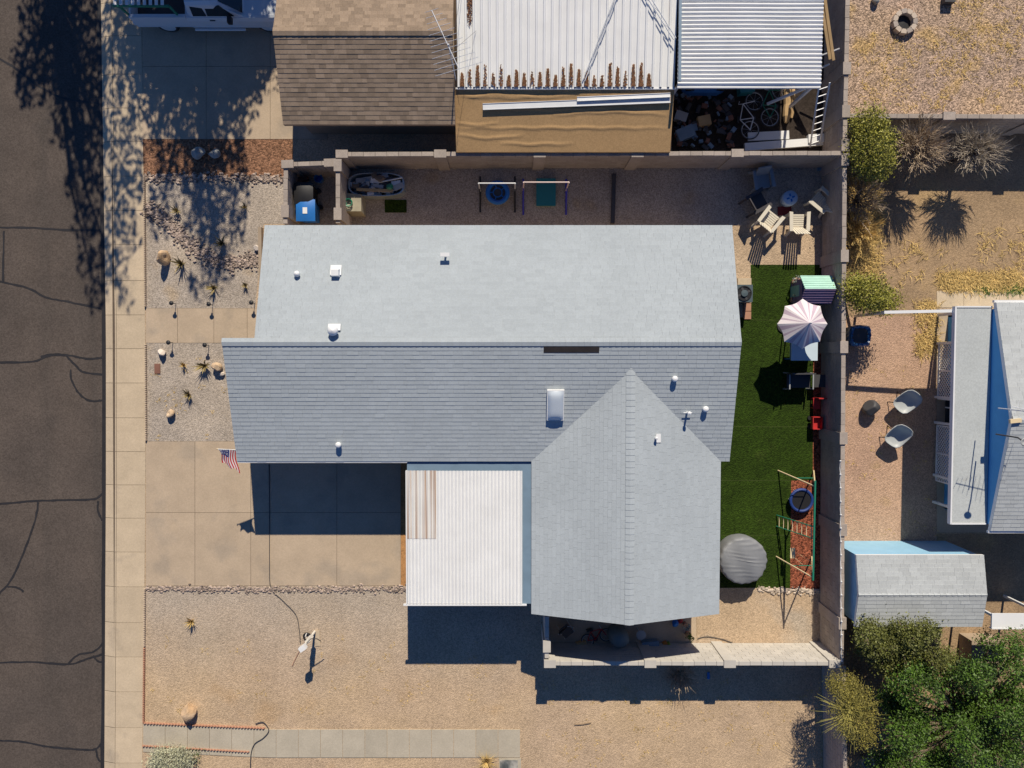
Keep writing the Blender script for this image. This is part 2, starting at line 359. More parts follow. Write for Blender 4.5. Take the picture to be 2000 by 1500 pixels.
# loose rock borders: nobody could count them
def rocks(name, label, path, wd, n, size, mat, cat='rocks'):
    mb = MB(); pts = [P(*p) for p in path]; seg = [(pts[i+1]-pts[i]).length for i in range(len(pts)-1)]; tot = sum(seg)
    for k in range(n):
        d = R(0, tot); i = 0
        while d > seg[i] and i < len(seg)-1: d -= seg[i]; i += 1
        p = pts[i].lerp(pts[i+1], d/seg[i]); dr = (pts[i+1]-pts[i]).normalized()
        o = random.gauss(0, wd*.3); s_ = size*R(.5,1.25)
        mb.rock((p.x-dr.y*o, p.y+dr.x*o, .01+s_*.3), (s_*R(.8,1.3), s_*R(.7,1), s_*.6), seed=k, sub=0)
    return tag(mb.obj(name, mat, kind='stuff'), label, cat)
rocks('river_rock_border', 'line of dark river rocks between brown mulch strip and grey gravel', [(282,348),(400,347),(555,349)], .28, 620, .055, m_rock)
rocks('river_rock_bed', 'curving dry stream of river rocks crossing the north gravel bed', [(284,402),(330,435),(370,478),(415,508),(460,515),(510,508)], .52, 900, .06, m_rock)
rocks('driveway_rock_border', 'thin line of dark rocks along the south edge of the driveway', [(287,1149),(500,1151),(795,1150)], .2, 900, .05, m_rock)
rocks('lawn_rock_border', 'line of pale rocks along the south end of the artificial lawn', [(1480,1150),(1540,1153),(1600,1155)], .2, 260, .055, m_rockw)
rocks('wall_foot_rocks', 'scattered small stones along the foot of the long north block wall', [(790,328),(1000,327),(1220,327)], .2, 160, .03, m_rockw)
# scalloped edging
def edging(label, a, b, mat, step=3.6):
    a_, b_ = P(*a), P(*b); L_ = (b_-a_).length; n = max(2, int(L_/(step*GS))); rt = T('garden_edging', label, 'edging', a_); ang = math.atan2(b_.y-a_.y, b_.x-a_.x)
    mb = MB().bar(a_+Vector((0,0,.03)), b_+Vector((0,0,.03)), .035, .07); mb.obj('edging_base', mat, rt)
    mb = MB()
    for k in range(n):
        p = a_.lerp(b_, (k+.5)/n); mb.lathe((p.x, p.y, 0), [(.034,0),(.034,.085),(.022,.105),(0,.11)], 6)
    mb.obj('scallops', mat, rt, kind='stuff')
edging('tan scalloped edging between the sidewalk and north gravel bed', (283,344), (285,600), m_edge)
edging('tan scalloped edging between the sidewalk and middle gravel bed', (285.5,672), (286.5,861), m_edge)
edging('pale scalloped edging between sidewalk and south yard beside the driveway corner', (284,1148), (283,1262), m_edge)
edging('terracotta scalloped edging between sidewalk and south yard', (283,1264), (281.5,1410), m_terra)
edging('terracotta scalloped edging on the boulder side of the stepping path', (281,1411), (518,1421), m_terra, 6)
edging('terracotta scalloped edging on the sage bush side of the stepping path', (279,1455), (488,1467), m_terra, 6)
# ================================================================ shingled slopes
def slope(root, name, O, u, wv, Wl, umin, umax, mat, e=.143, tab=.31, t=.011, singles=0, smat=None):
    """lapped shingle courses; umin/umax are the ends of the course at distance w up the slope"""
    O, u, wv = Vector(O), Vector(u).normalized(), Vector(wv).normalized(); n = u.cross(wv)
    if n.z < 0: n = -n
    mb = MB(); nc = int(math.ceil(Wl/e)); made = []
    def pt(a, b, lift): return O + u*a + wv*b + n*lift
    for c in range(nc):
        w0, w1 = c*e, min(Wl, (c+1)*e)
        a0, a1, b0, b1 = umin(w0), umax(w0), umin(w1), umax(w1)
        lo, hi = min(a0,b0), max(a1,b1)
        x = lo - R(0, tab)
        while x < hi:
            wd = tab*R(.72,1.28); x2 = x+wd
            def cl(v, l, h): return max(l, min(h, v))
            p0, p1 = cl(x,a0,a1), cl(x2-.004,a0,a1); q0, q1 = cl(x,b0,b1), cl(x2-.004,b0,b1)
            x = x2
            if p1-p0 < .01 and q1-q0 < .01: continue
            tt = t*R(.8,1.25)
            vs = [pt(p0,w0,tt), pt(p1,w0,tt), pt(q1,w1+.002,.003), pt(q0,w1+.002,.003), pt(p0,w0,0), pt(p1,w0,0)]
            fs = [(0,1,2,3),(4,5,1,0),(4,0,3),(5,2,1)]
            made.append((vs, fs))
    if singles and len(made) > singles:
        pick = set(random.sample(range(len(made)), singles))
    elif singles: pick = set(range(len(made)))
    else: pick = set()
    for i, (vs, fs) in enumerate(made):
        if i in pick: MB().add(vs, fs).obj('shingle', smat, root)
        else: mb.add(vs, fs)
    if mb.v: mb.obj(name, mat, root, kind='stuff')
def ridge_caps(root, a, b, wd, drop, mat, step=.2, name='ridge_cap'):
    a, b = Vector(a), Vector(b); L_ = (b-a).length; d = (b-a)/L_; sd_ = Vector((-d.y, d.x, 0)).normalized(); mb = MB(); k = 0
    while k*step < L_:
        s0, s1 = a+d*(k*step), a+d*min(L_, (k+1)*step); l0, l1 = Vector((0,0,.034)), Vector((0,0,.024)); dn = Vector((0,0,-drop))
        mb.add([s0+l0, s1+l1, s0+sd_*wd+dn+l0, s1+sd_*wd+dn+l1, s0-sd_*wd+dn+l0, s1-sd_*wd+dn+l1, s0+Vector((0,0,.015)), s0+sd_*wd+dn, s0-sd_*wd+dn],
               [(0,1,3,2),(0,4,5,1),(0,2,7,6),(0,6,8,4)]); k += 1
    mb.obj(name, mat, root, kind='stuff')
# ================================================================ the main house
HE, HR = 2.45, 3.55
yN, yR_, yS = P(900,440,HE).y, P(900,668,HR).y, P(900,901,HE).y
xW, xG, xE = P(517,440,HE).x, P(463,900,HE).x, P(1430,440,HE).x
house = T('house', 'large house with grey shingle roof, cross gable and skylight', 'house', ((xW+xE)/2, (yN+yS)/2, 0))
tS = (HR-HE)/(yR_-yS); tN = (HR-HE)/(yN-yR_)
LS, LN = math.hypot(yR_-yS, HR-HE), math.hypot(yN-yR_, HR-HE)
TH = .16
def deckslab(pts, mat, name='roof_deck', root=house, th=TH):
    MB().hexa([Vector(p)-Vector((0,0,th)) for p in pts], [Vector(p)-Vector((0,0,.002)) for p in pts]).obj(name, mat, root)
deckslab([(xW,yN,HE),(xE,yN,HE),(xE,yR_,HR),(xW,yR_,HR)], m_deck)
deckslab([(xG,yS,HE),(xE,yS,HE),(xE,yR_,HR),(xG,yR_,HR)], m_deck)
slope(house, 'shingles', (xW,yN,HE), (1,0,0), (0,-(yN-yR_),HR-HE), LN, lambda w_: 0, lambda w_: xE-xW, m_shg)
slope(house, 'shingles', (xG,yS,HE), (1,0,0), (0,yR_-yS,HR-HE), LS, lambda w_: 0, lambda w_: xE-xG, m_shg)
ridge_caps(house, (xG,yR_,HR), (xE,yR_,HR), .13, .036, m_shg)
# cross gable
xa, xb = P(1038,1050,HE).x, P(1406,1050,HE).x; xm = (xa+xb)/2; HC = HE + (xb-xa)/2*tS*.97; yC = P(1226,1221,HC).y
yE_ = P(1038,1199,HE).y
def ymain(z): return yS + (z-HE)/tS
LW = math.hypot(xm-xa, HC-HE)
for x0, dx in ((xa, xm-xa), (xb, xm-xb)):
    slope(house, 'shingles', (x0,0,HE), (0,1,0), (dx,0,HC-HE), LW,
          lambda w_: (yE_ + (yC-yE_)*w_/LW), lambda w_: ymain(HE+(HC-HE)*w_/LW)+.01, m_shg)
    deckslab([(x0,yE_,HE),(x0,ymain(HE),HE),(xm,ymain(HC),HC),(xm,yC,HC)], m_deck, 'gable_deck')
ridge_caps(house, (xm,yC,HC), (xm,ymain(HC)+.05,HC), .15, .045, m_shg)
# walls
def wallbox(root, x0, x1, y0, y1, z1, mat, name='wall', t=.15):
    mb = MB()
    mb.box(((x0+x1)/2,y0,z1/2),(x1-x0,t,z1)); mb.obj(name, mat, root)
    MB().box(((x0+x1)/2,y1,z1/2),(x1-x0,t,z1)).obj(name, mat, root)
    MB().box((x0+t/2+.001,(y0+y1)/2,z1/2),(t,abs(y1-y0)-t-.004,z1)).obj(name, mat, root)
    MB().box((x1-t/2-.001,(y0+y1)/2,z1/2),(t,abs(y1-y0)-t-.004,z1)).obj(name, mat, root)
wallbox(house, xW+.35, xE-.35, yR_+.4, yN-.45, HE-.1, m_stucco)
wallbox(house, P(800,1000,0).x-3.0, xE-.35, yS+.6, yR_+.2, HE-.15, m_stucco)
wallbox(house, xa+.35, xb-.15, yE_+.45, yS+.2, HE-.2, m_stucco)
for x, y, z in ((xG+.3, yS+.25, HE-.2), (P(790,900,HE).x, yS+.25, HE-.2)):
    MB().box((x,y,z/2),(.14,.14,z)).obj('carport_post', m_stucco, house)
MB().box(((xG+P(795,900,HE).x)/2, yS-.03, HE-.09),(P(795,900,HE).x-xG,.05,.14)).obj('gutter', m_white, house)
# narrow planter wall at the north-west corner
MB().box((P(512,480).x, P(0,502).y, .12),(.12, 2.1, .24)).obj('planter_wall', m_stucco, house)
# roof fittings
def roofz(x, y): return HR - abs(y-yR_)*(tN if y > yR_ else tS)
def fit(px, py, hz=.2):
    p = P(px, py, 3.2)
    for _ in range(3): p = P(px, py, roofz(p.x, p.y)+hz)
    return Vector((p.x, p.y, roofz(p.x, p.y)))
def tilt_for(y): return Matrix.Rotation(-math.atan(tN) if y > yR_ else math.atan(tS), 3, 'X')
def vent(px, py, kind, label):
    p = fit(px, py, .1); rt = T('roof_vent', label, 'vent', p)
    if kind == 'box':
        MB().box(p+Vector((0,.1,.03)),(.36,.34,.02), tilt=tilt_for(p.y)).obj('flange', m_white, rt)
        MB().hexa([p+Vector((i*.15,j*.14,.02)) for i,j in ((-1,-1),(1,-1),(1,1),(-1,1))], [p+Vector((i*.12,j*.1,.2)) for i,j in ((-1,-1),(1,-1),(1,1),(-1,1))]).obj('hood', m_white, rt)
    elif kind == 'dome':
        MB().lathe(p,[(.07,-.03),(.07,.12)],12).obj('pipe', m_white, rt)
        MB().lathe(p,[(.10,.1),(.10,.14),(.06,.19),(0,.2)],14).obj('cap', m_white, rt, smooth=True)
    elif kind == 'turbine':
        MB().box(p+Vector((0,.12,.035)),(.40,.22,.02), tilt=tilt_for(p.y)).obj('flange', m_white, rt)
        MB().lathe(p,[(.1,-.03),(.1,.14)],12).obj('neck', m_white, rt)
        MB().lathe(p,[(.10,.12),(.16,.17),(.17,.24),(.12,.31),(0,.34)],18).obj('dome', m_white, rt, smooth=True)
    elif kind == 'tee':
        MB().lathe(p,[(.035,-.03),(.035,.22)],10).obj('pipe', m_white, rt)
        MB().box(p+Vector((0,.02,.25)),(.30,.13,.06)).obj('cap', m_white, rt)
    elif kind == 'pipe':
        MB().lathe(p,[(.085,-.05),(.085,.12)],14).obj('pipe', m_white, rt)
        MB().lathe(p,[(.1,.1),(.1,.15),(.06,.185),(0,.19)],14).obj('cap', m_white, rt, smooth=True)
    elif kind == 'tall':
        MB().lathe(p,[(.035,-.05),(.035,.32)],10).obj('pipe', m_white, rt)
        MB().lathe(p,[(.06,.3),(.06,.36),(0,.39)],10).obj('cap', m_white, rt)
        MB().tube([p+Vector((-.14,0,.12)),p+Vector((.14,0,.12))],.015).obj('cross_brace', m_white, rt)
vent(655,533,'box','square white roof vent with flat hood on the north slope')
vent(580,535,'dome','small round white roof vent alone near the roof corner')
vent(652,646,'turbine','round white dome vent with flange just below the main ridge')
vent(870,500,'tee','thin white vent pipe with flat rectangular cap on the north slope')
vent(661,869,'pipe','round white capped pipe near the eave above the shaded driveway')
vent(1318,740,'pipe','round white capped pipe beside the cross gable, closest to the main ridge')
vent(1378,799,'pipe','round white capped pipe beside the cross gable near the lawn-side roof edge')
vent(1343,806,'tall','tall slim white vent pipe with cross brace standing in the roof valley')
def gz(x): return HC - abs(x-xm)*(HC-HE)/(xm-xa)
p = P(1279,854,2.95); p.z = gz(p.x); rt = T('roof_vent', 'thin white vent pipe with rectangular flange on the cross gable', 'vent', p)
MB().box(p+Vector((.09,-.02,.0)),(.17,.28,.02), tilt=Matrix.Rotation(math.atan((HC-HE)/(xm-xa)),3,'Y')).obj('flange', m_white, rt)
MB().lathe(p,[(.035,-.05),(.035,.16)],10).obj('pipe', m_white, rt); MB().lathe(p,[(.05,.15),(.05,.19),(0,.21)],10).obj('cap', m_white, rt)
# skylight
c = fit(1085,790,.12); rt = T('skylight', 'white framed acrylic dome skylight on the shaded roof slope', 'skylight', c)
tl = tilt_for(c.y); a_ = tl @ Vector((0,1,0)); n_ = tl @ Vector((0,0,1)); ux = Vector((1,0,0))
hx, hy = .28, .52
MB().hexa([c+ux*i*hx+a_*j*hy-n_*.03 for i,j in ((-1,-1),(1,-1),(1,1),(-1,1))],[c+ux*i*hx+a_*j*hy+n_*.13 for i,j in ((-1,-1),(1,-1),(1,1),(-1,1))]).obj('frame', m_white, rt)
mb = MB(); nx, ny = 8, 12; vs = []
for j in range(ny+1):
    for i in range(nx+1):
        s_, t_ = i/nx*2-1, j/ny*2-1; z = .10*(1-s_**4)*(1-t_**6)
        vs.append(c+ux*s_*(hx-.025)+a_*t_*(hy-.025)+n_*(.132+z))
mb.add(vs, [(j*(nx+1)+i, j*(nx+1)+i+1, (j+1)*(nx+1)+i+1, (j+1)*(nx+1)+i) for j in range(ny) for i in range(nx)])
mb.obj('dome', M('acrylic', (.50,.56,.62), .18, .03), rt, smooth=True)
# bare dark strip below the ridge
a_, b_ = fit(1062,677,0), fit(1170,689,0)
zt = lambda y: roofz(0,y)+.02
MB().hexa([(a_.x,b_.y,zt(b_.y)-.03),(b_.x,b_.y,zt(b_.y)-.03),(b_.x,a_.y,zt(a_.y)-.03),(a_.x,a_.y,zt(a_.y)-.03)],[(a_.x,b_.y,zt(b_.y)),(b_.x,b_.y,zt(b_.y)),(b_.x,a_.y,zt(a_.y)),(a_.x,a_.y,zt(a_.y))]).obj('missing_shingle_strip', M('bare_felt', (.035,.03,.03), .9, .3, 3), house, label='dark bare strip where shingles are missing below the ridge')
# patio cover with corrugated sheets
pc = T('patio_cover', 'white corrugated metal patio cover with rust streaks beside the cross gable', 'patio cover', P(915,1045))
hp = 2.38
pts = [P(795,1179,hp), P(1037,1179,hp), P(1037,899,hp), P(795,899,hp)]
yA, yB = P(900,1178,2.36).y, P(900,919,2.42).y
MB().prism([(pts[0].x,pts[0].y),(xa+.3,pts[1].y),(xa+.3,yS+.1),(pts[3].x,yS+.1)], hp-.1, hp).obj('flat_roof', m_bluegrey, pc)
x0, x1 = P(796,1050,2.4).x, P(1020,1050,2.4).x; nr = 32; pw = (x1-x0)/nr
def corr(mb, x0, pw, n, yA, yB, zA, zB, amp):
    prof = [(0,0),(.32,0),(.45,1),(.68,1),(.8,0)]
    xs = [(x0+pw*(k+a), h) for k in range(n) for a, h in prof] + [(x0+pw*n, 0)]
    vs = [(x,yA,zA+h*amp) for x,h in xs]+[(x,yB,zB+h*amp) for x,h in xs]; m = len(xs)
    vs += [(x,yA,zA+h*amp-.006) for x,h in xs]+[(x,yB,zB+h*amp-.006) for x,h in xs]
    fs = [(i,i+1,m+i+1,m+i) for i in range(m-1)]+[(2*m+i,3*m+i,3*m+i+1,2*m+i+1) for i in range(m-1)]
    fs += [(i,2*m+i,2*m+i+1,i+1) for i in range(m-1)]+[(m+i,m+i+1,3*m+i+1,3*m+i) for i in range(m-1)]
    mb.add(vs, fs)
m_rust = M('white_sheet_rust', (.70,.70,.68), .5, .05, 1.5, streak=((.36,.19,.09), 9, .10, .42))
for k in range(4):
    mb = MB(); corr(mb, x0+pw*8*k, pw, 8, yA, yB, 2.41+.0015*k, 2.46+.0015*k, .035); mb.obj('roof_sheet', m_white, pc)
mb = MB(); corr(mb, x0, pw, 8, P(900,1052,2.45).y, yB+.01, 2.445, 2.475, .035); mb.obj('roof_sheet', m_rust, pc, label='rust-streaked corrugated sheet')
MB().box(((x0+x1)/2,yA-.04,2.39),(x1-x0+.3,.05,.1)).obj('front_trim', m_white, pc)
MB().box((x0-.03,(yA+yB)/2,2.40),(.04,yB-yA,.1)).obj('side_trim', m_white, pc)
for x in (x0+.1, (x0+x1)/2, x1): MB().box((x,yA+.12,1.1),(.1,.1,2.2)).obj('post', m_white, pc)
# ================================================================ block walls
BL, BH, BT = .40, .20, .15
def unit_block():
    b = .006; x, y, z = (BL-.008)/2, BT/2, (BH-.006)/2
    lo = [(-x,-y,-z),(x,-y,-z),(x,y,-z),(-x,y,-z)]; mid = [(-x,-y,z-b),(x,-y,z-b),(x,y,z-b),(-x,y,z-b)]; top = [(-x+b,-y+b,z),(x-b,-y+b,z),(x-b,y-b,z),(-x+b,y-b,z)]
    me = bpy.data.meshes.new('block')
    f = [(3,2,1,0),(8,9,10,11)]+[(i,(i+1)%4,(i+1)%4+4,i+4) for i in range(4)]+[(i+4,(i+1)%4+4,(i+1)%4+8,i+8) for i in range(4)]
    me.from_pydata(lo+mid+top, [], f); return me
BLOCK = {}
def block_wall(label, a, b, h, pil=(), pale=False, end=True, cap_h=.05):
    """a,b: pixels of the wall's top centre line; pil: positions along it (metres) of the pilasters"""
    mt, mj = (m_blockw, m_blockwj) if pale else (m_block, m_blockj)
    if mt.name not in BLOCK: me = unit_block(); me.materials.append(mt); BLOCK[mt.name] = me
    A, B = P(*a, h), P(*b, h); A.z = B.z = 0; d = B-A; L_ = d.length; d.normalize(); ang = math.atan2(d.y, d.x); s_ = Vector((-d.y, d.x, 0))
    rt = T('block_wall', label, 'wall', A); nc = int(round(h/BH)); z0 = h-nc*BH
    nb = max(1, int(round(L_/BL))); k = L_/nb
    for i in range(nb):
        o = bpy.data.objects.new('block', BLOCK[mt.name]); col.objects.link(o); o.parent = rt
        o.location = d*(k*(i+.5)) + s_*R(-.004,.004) + Vector((0,0,h-BH/2+R(-.002,.002))); o.rotation_euler.z = ang + R(-.006,.006); o.scale.x = k/BL
    mb = MB()
    for c_ in range(nc-1):
        off = .5 if c_ % 2 == (nc % 2) else 0; zc = z0+BH*(c_+.5)
        for i in range(-1, nb+1):
            x0, x1 = max(0, k*(i+off)), min(L_, k*(i+1+off))
            if x1-x0 < .05: continue
            p = A+d*((x0+x1)/2); mb.box((p.x,p.y,zc),(x1-x0-.01,BT-.004,BH-.01),ang)
    mb.box((*(A+d*L_/2).xy,(h-BH)/2),(L_-.02,BT-.03,h-BH-.02),ang)
    mb.obj('block_courses', mj, rt, kind='stuff')
    for q in pil:
        p = A+d*q
        po = MB().box((p.x,p.y,(h-.02)/2),(.40,.25,h-.02),ang).obj('pilaster', mt, rt)
        MB().box((p.x,p.y,h-.02+(.02+cap_h)/2),(.415,.27,.02+cap_h),ang).obj('cap', mt, po)
    return rt
WH = 1.65
def along(a, b, h, qs):
    A, B = P(*a, h), P(*b, h); return [(P(*q, h)-A).dot((B-A).normalized()) for q in qs]
def wall(label, a, b, h, q, **k): return block_wall(label, a, b, h, along(a, b, h, q), **k)
wall('long tan block wall between the narrow side yard and the neighbouring patio', (664,301), (1646,299), WH, [(668,301),(860,301),(1054,301),(1245,300),(1440,300)])
wall('short block wall with two end piers dividing bins from the side yard', (660,312), (660,436), WH, [(660,323),(660,418)])
wall('low block wall at the back of the bin enclosure', (558,321), (652,318), WH-.15, [(562,321),(645,318)])
wall('block wall closing the street side of the bin enclosure', (558,326), (557,437), WH-.15, [(557,413)])
wall('block wall between the junk storage yard and the gravel yard with fire ring', (1657,-60), (1650,292), WH, [(1655,134),(1652,218),(1650,284)])
wall('long block wall between the artificial lawn and the pink gravel yard', (1650,304), (1644,1298), WH, [(1650,312),(1649,500),(1646,678),(1645,856),(1646,1035),(1648,1217)])
wall('block wall running south beside the yellow-green tree', (1648,1302), (1652,1600), WH, [])
wall('block wall separating the gravel yard from the dirt yard with bare trees', (1660,226), (2120,228), WH, [(1853,225),(2030,228)])
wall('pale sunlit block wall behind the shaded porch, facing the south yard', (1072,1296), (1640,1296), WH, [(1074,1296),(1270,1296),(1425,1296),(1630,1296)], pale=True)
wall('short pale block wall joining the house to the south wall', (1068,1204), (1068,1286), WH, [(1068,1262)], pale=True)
# string lights along the wall
A, B = P(1640,900,WH+.05), P(1643,1290,WH+.05); rt = T('string_lights', 'string of small white lights clipped along the top of the lawn wall', 'string lights', (A.x,A.y,WH))
n = 30; pts = [A.lerp(B, i/n)+Vector((0,0,.05-.04*(i%2))) for i in range(n+1)]
MB().tube(pts, .012, 4).obj('wire', m_white, rt)
for p in pts[::2]: MB().lathe(p,[(.012,-.05),(.03,-.02),(.03,.02),(0,.05)],6).obj('bulb', m_white, rt)
# ================================================================ north neighbour: tan roof, patio roofs
he, hr = 2.2, 3.12
nx0, nx1 = P(553,243,he).x, P(889,243,he).x; ny0, ny1 = P(700,243,he).y, P(700,61,hr).y; ny2 = ny1+(ny1-ny0)
nh = T('house', 'house with mottled tan shingle roof beside the driveway with a pickup', 'house', ((nx0+nx1)/2, ny1, 0))
Ln = math.hypot(ny1-ny0, hr-he)
slope(nh, 'shingles', (nx0,ny0,he), (1,0,0), (0,ny1-ny0,hr-he), Ln, lambda w_: 0, lambda w_: nx1-nx0, m_sht, tab=.23, singles=300, smat=m_shto)
slope(nh, 'shingles', (nx0,ny2,he), (1,0,0), (0,-(ny1-ny0),hr-he), Ln, lambda w_: 0, lambda w_: nx1-nx0, m_sht, tab=.23)
ridge_caps(nh, (nx0,ny1,hr), (nx1,ny1,hr), .13, .04, m_sht)
for ya, za, yb, zb in ((ny0,he,ny1,hr),(ny2,he,ny1,hr)):
    MB().hexa([(nx0,ya,za-.16),(nx1,ya,za-.16),(nx1,yb,zb-.16),(nx0,yb,zb-.16)],[(nx0,ya,za-.003),(nx1,ya,za-.003),(nx1,yb,zb-.003),(nx0,yb,zb-.003)]).obj('roof_deck', m_decktan, nh)
wallbox(nh, nx0+.35, nx1-.05, ny0+.45, ny2-.3, he-.12, m_stucco)
# rolled-roofing patio roof with wrinkles
ra, rb = P(891,297,1.78), P(1309,297,1.78); rc = P(891,172,2.33)
pr = T('patio_roof', 'flat tan rolled-roofing patio roof with wrinkles, abutting the block wall', 'patio roof', ((ra.x+rb.x)/2, (ra.y+rc.y)/2, 0))
nx_, ny_ = 150, 44; vs = []
wr = [(.12,.0,.55,.03),(.30,.15,.75,.02),(.42,.45,.98,-.05),(.72,.0,.32,.06),(.86,.2,.55,.02),(.14,.05,.35,-.04),(.55,.0,.2,.02),(.62,0,1,0),(.08,.5,.9,.01)]
for j in range(ny_+1):
    for i in range(nx_+1):
        s_, t_ = i/nx_, j/ny_; z = 2.33-.55*t_ ; hgt = 0
        for (c_, s0, s1, bend) in wr:
            if s0 <= s_ <= s1:
                q = (s_-s0)/(s1-s0); y_ = c_+bend*math.sin(q*3.1)+.008*math.sin(s_*40+c_*30); hgt += .03*math.exp(-((t_-y_)/.018)**2)*math.sin(q*math.pi)**.5
        vs.append((ra.x+(rb.x-ra.x)*s_, rc.y+(ra.y-rc.y)*t_, z+hgt))
MB().add(vs, [(j*(nx_+1)+i,(j+1)*(nx_+1)+i,(j+1)*(nx_+1)+i+1,j*(nx_+1)+i+1) for j in range(ny_) for i in range(nx_)]).obj('roofing_felt', m_roll, pr, smooth=True)
MB().hexa([(ra.x,ra.y,1.68),(rb.x,ra.y,1.68),(rb.x,rc.y,2.2),(ra.x,rc.y,2.2)],[(ra.x,ra.y,1.765),(rb.x,ra.y,1.765),(rb.x,rc.y,2.315),(ra.x,rc.y,2.315)]).obj('roof_deck', m_wood, pr)
for x in (ra.x+.1,(ra.x+rb.x)/2,rb.x-.1): MB().box((x,ra.y+.25,.86),(.1,.1,1.72)).obj('post', m_wood, pr)
def beam(label, a, b, wd, ht, h, name='metal_channel', mat=m_white):
    def onfelt(q):
        z = 2.1
        for _ in range(6): z = 2.33-.55*(rc.y-P(*q,z).y)/(rc.y-ra.y)+.03+h
        return P(*q,z)
    A, B = onfelt(a), onfelt(b); rt = T(name, label, 'channel', A)
    MB().bar(A,B,wd,ht).obj('web', mat, rt)
    d = (B-A).normalized(); s_ = Vector((-d.y,d.x,0))
    for k in (-1,1): MB().bar(A+s_*wd/2*k+Vector((0,0,ht/2+.008)),B+s_*wd/2*k+Vector((0,0,ht/2+.008)),.015,.025).obj('lip', mat, rt)
m_alu = M('aluminium', (.62,.64,.66), .35, .04)
beam('long aluminium channel lying on the tan patio roof', (943,209), (1309,195), .2, .03, 0, mat=m_alu)
beam('shorter bright channel lying above the long one on the patio roof', (1127,194), (1309,186), .13, .03, .02, mat=m_white)
# white pan roof
pa, pb = P(893,171,2.38), P(1317,171,2.38); yt = P(1100,-140,2.95).y
wp = T('pan_roof', 'white metal pan patio roof with debris-filled channels', 'patio roof', ((pa.x+pb.x)/2, (pa.y+yt)/2, 0))
npn = 28; pwd = (pb.x-pa.x)/npn; pm = None
for k in range(npn):
    x = pa.x+pwd*k
    mb = MB(); sec = [(0,.0),(.02,.055),(.075,.055),(.095,0),(pwd,0)]
    v0 = [(x+a,pa.y,2.38+h) for a,h in sec]; v1 = [(x+a,yt,2.95+h) for a,h in sec]
    mb.add(v0+v1, [(i,i+1,5+i+1,5+i) for i in range(4)]); mb.obj('roof_panel', m_whiter if k < 3 or k > 24 else m_white, wp)
MB().box(((pa.x+pb.x)/2,pa.y-.03,2.36),(pb.x-pa.x+.1,.05,.07)).obj('gutter', m_white, wp)
MB().prism([(pa.x,pa.y+.02),(pb.x,pa.y+.02),(pb.x,yt),(pa.x,yt)],2.25,2.34).obj('roof_frame', m_dark, wp)
MB().box((pb.x+.05,(pa.y+yt)/2,2.9),(.08,yt-pa.y,.1)).obj('side_trim', m_bluegrey, wp)
mb = MB()
m_needle = M('needles', (.17,.085,.045), .95, .2, 4, isl=.5)
for k in range(npn-3):
    xx = pa.x+pwd*k+.1; L_ = R(.28,.72)
    for q in range(random.choice((50,110,130,150))):
        t_ = R(0,1)**1.4*L_; wdt = (pwd-.12)*(1-.5*t_/L_); mb.rock((xx+(pwd-.12)/2+R(-.5,.5)*wdt, pa.y+.03+t_, 2.425+.53*t_/(yt-pa.y)+.015),(R(.012,.03),R(.02,.05),.014),seed=q,sub=0)
for q in range(420): mb.rock((pa.x+pwd*1.0+.1+R(0,.17), P(0,48,2.7).y+(q/420)**.7*2.5, 2.435+.53*(P(0,48,2.7).y+(q/420)**.7*2.5-pa.y)/(yt-pa.y)),(R(.012,.03),R(.02,.05),.015),seed=q,sub=0)
tag(mb.obj('leaf_debris', m_needle, kind='stuff'), 'brown leaf litter piled in the lower ends of the pan roof channels', 'debris')
def strut(label, a, b, h, h2, r, cat='strut', name='antenna_strut'):
    A, B = P(*a,h), P(*b,h2); rt = T(name, label, cat, A)
    d = (B-A).normalized(); s_ = Vector((-d.y,d.x,0))
    for k in (-1,1): MB().tube([A+s_*r*k, B+s_*r*k], .017, 5).obj('rail', m_alu, rt)
    n = int((B-A).length/.6)
    for i in range(1,n): MB().tube([A.lerp(B,i/n)-s_*r, A.lerp(B,(i+.5)/n)+s_*r], .01, 4).obj('lacing', m_alu, rt)
strut('long lattice mast section lying diagonally across the middle of the pan roof', (1140,158), (1212,-30), 2.5, 2.86, .035)
strut('lattice mast section lying at the right edge of the pan roof', (1255,-25), (1318,76), 2.86, 2.75, .045)
# antenna on the tan house's east end
base = P(889,150,2.6); base.z = 2.3; an = T('tv_antenna', 'tall spindly television antenna rising beside the tan shingle roof', 'antenna', base)
top = Vector((base.x, base.y, 5.0)); MB().tube([base, top], .022, 6).obj('mast', m_alu, an)
bo0, bo1 = top+Vector((-.5,1.0,-.05)), top+Vector((.3,-.7,-.05)); MB().tube([bo0,bo1],.014,5).obj('boom', m_alu, an)
for i in range(12):
    p = bo0.lerp(bo1, i/11); L_ = .2+.5*i/11; MB().tube([p+Vector((-L_,-.3*L_,0)),p+Vector((L_,.3*L_,0))],.007,4).obj('element', m_alu, an)
for q in ((905,-40),(930,60),(897,205)):
    e = P(*q,2.6); MB().tube([top+Vector((0,0,-.6)), e],.005,4).obj('guy_wire', m_dark, an)
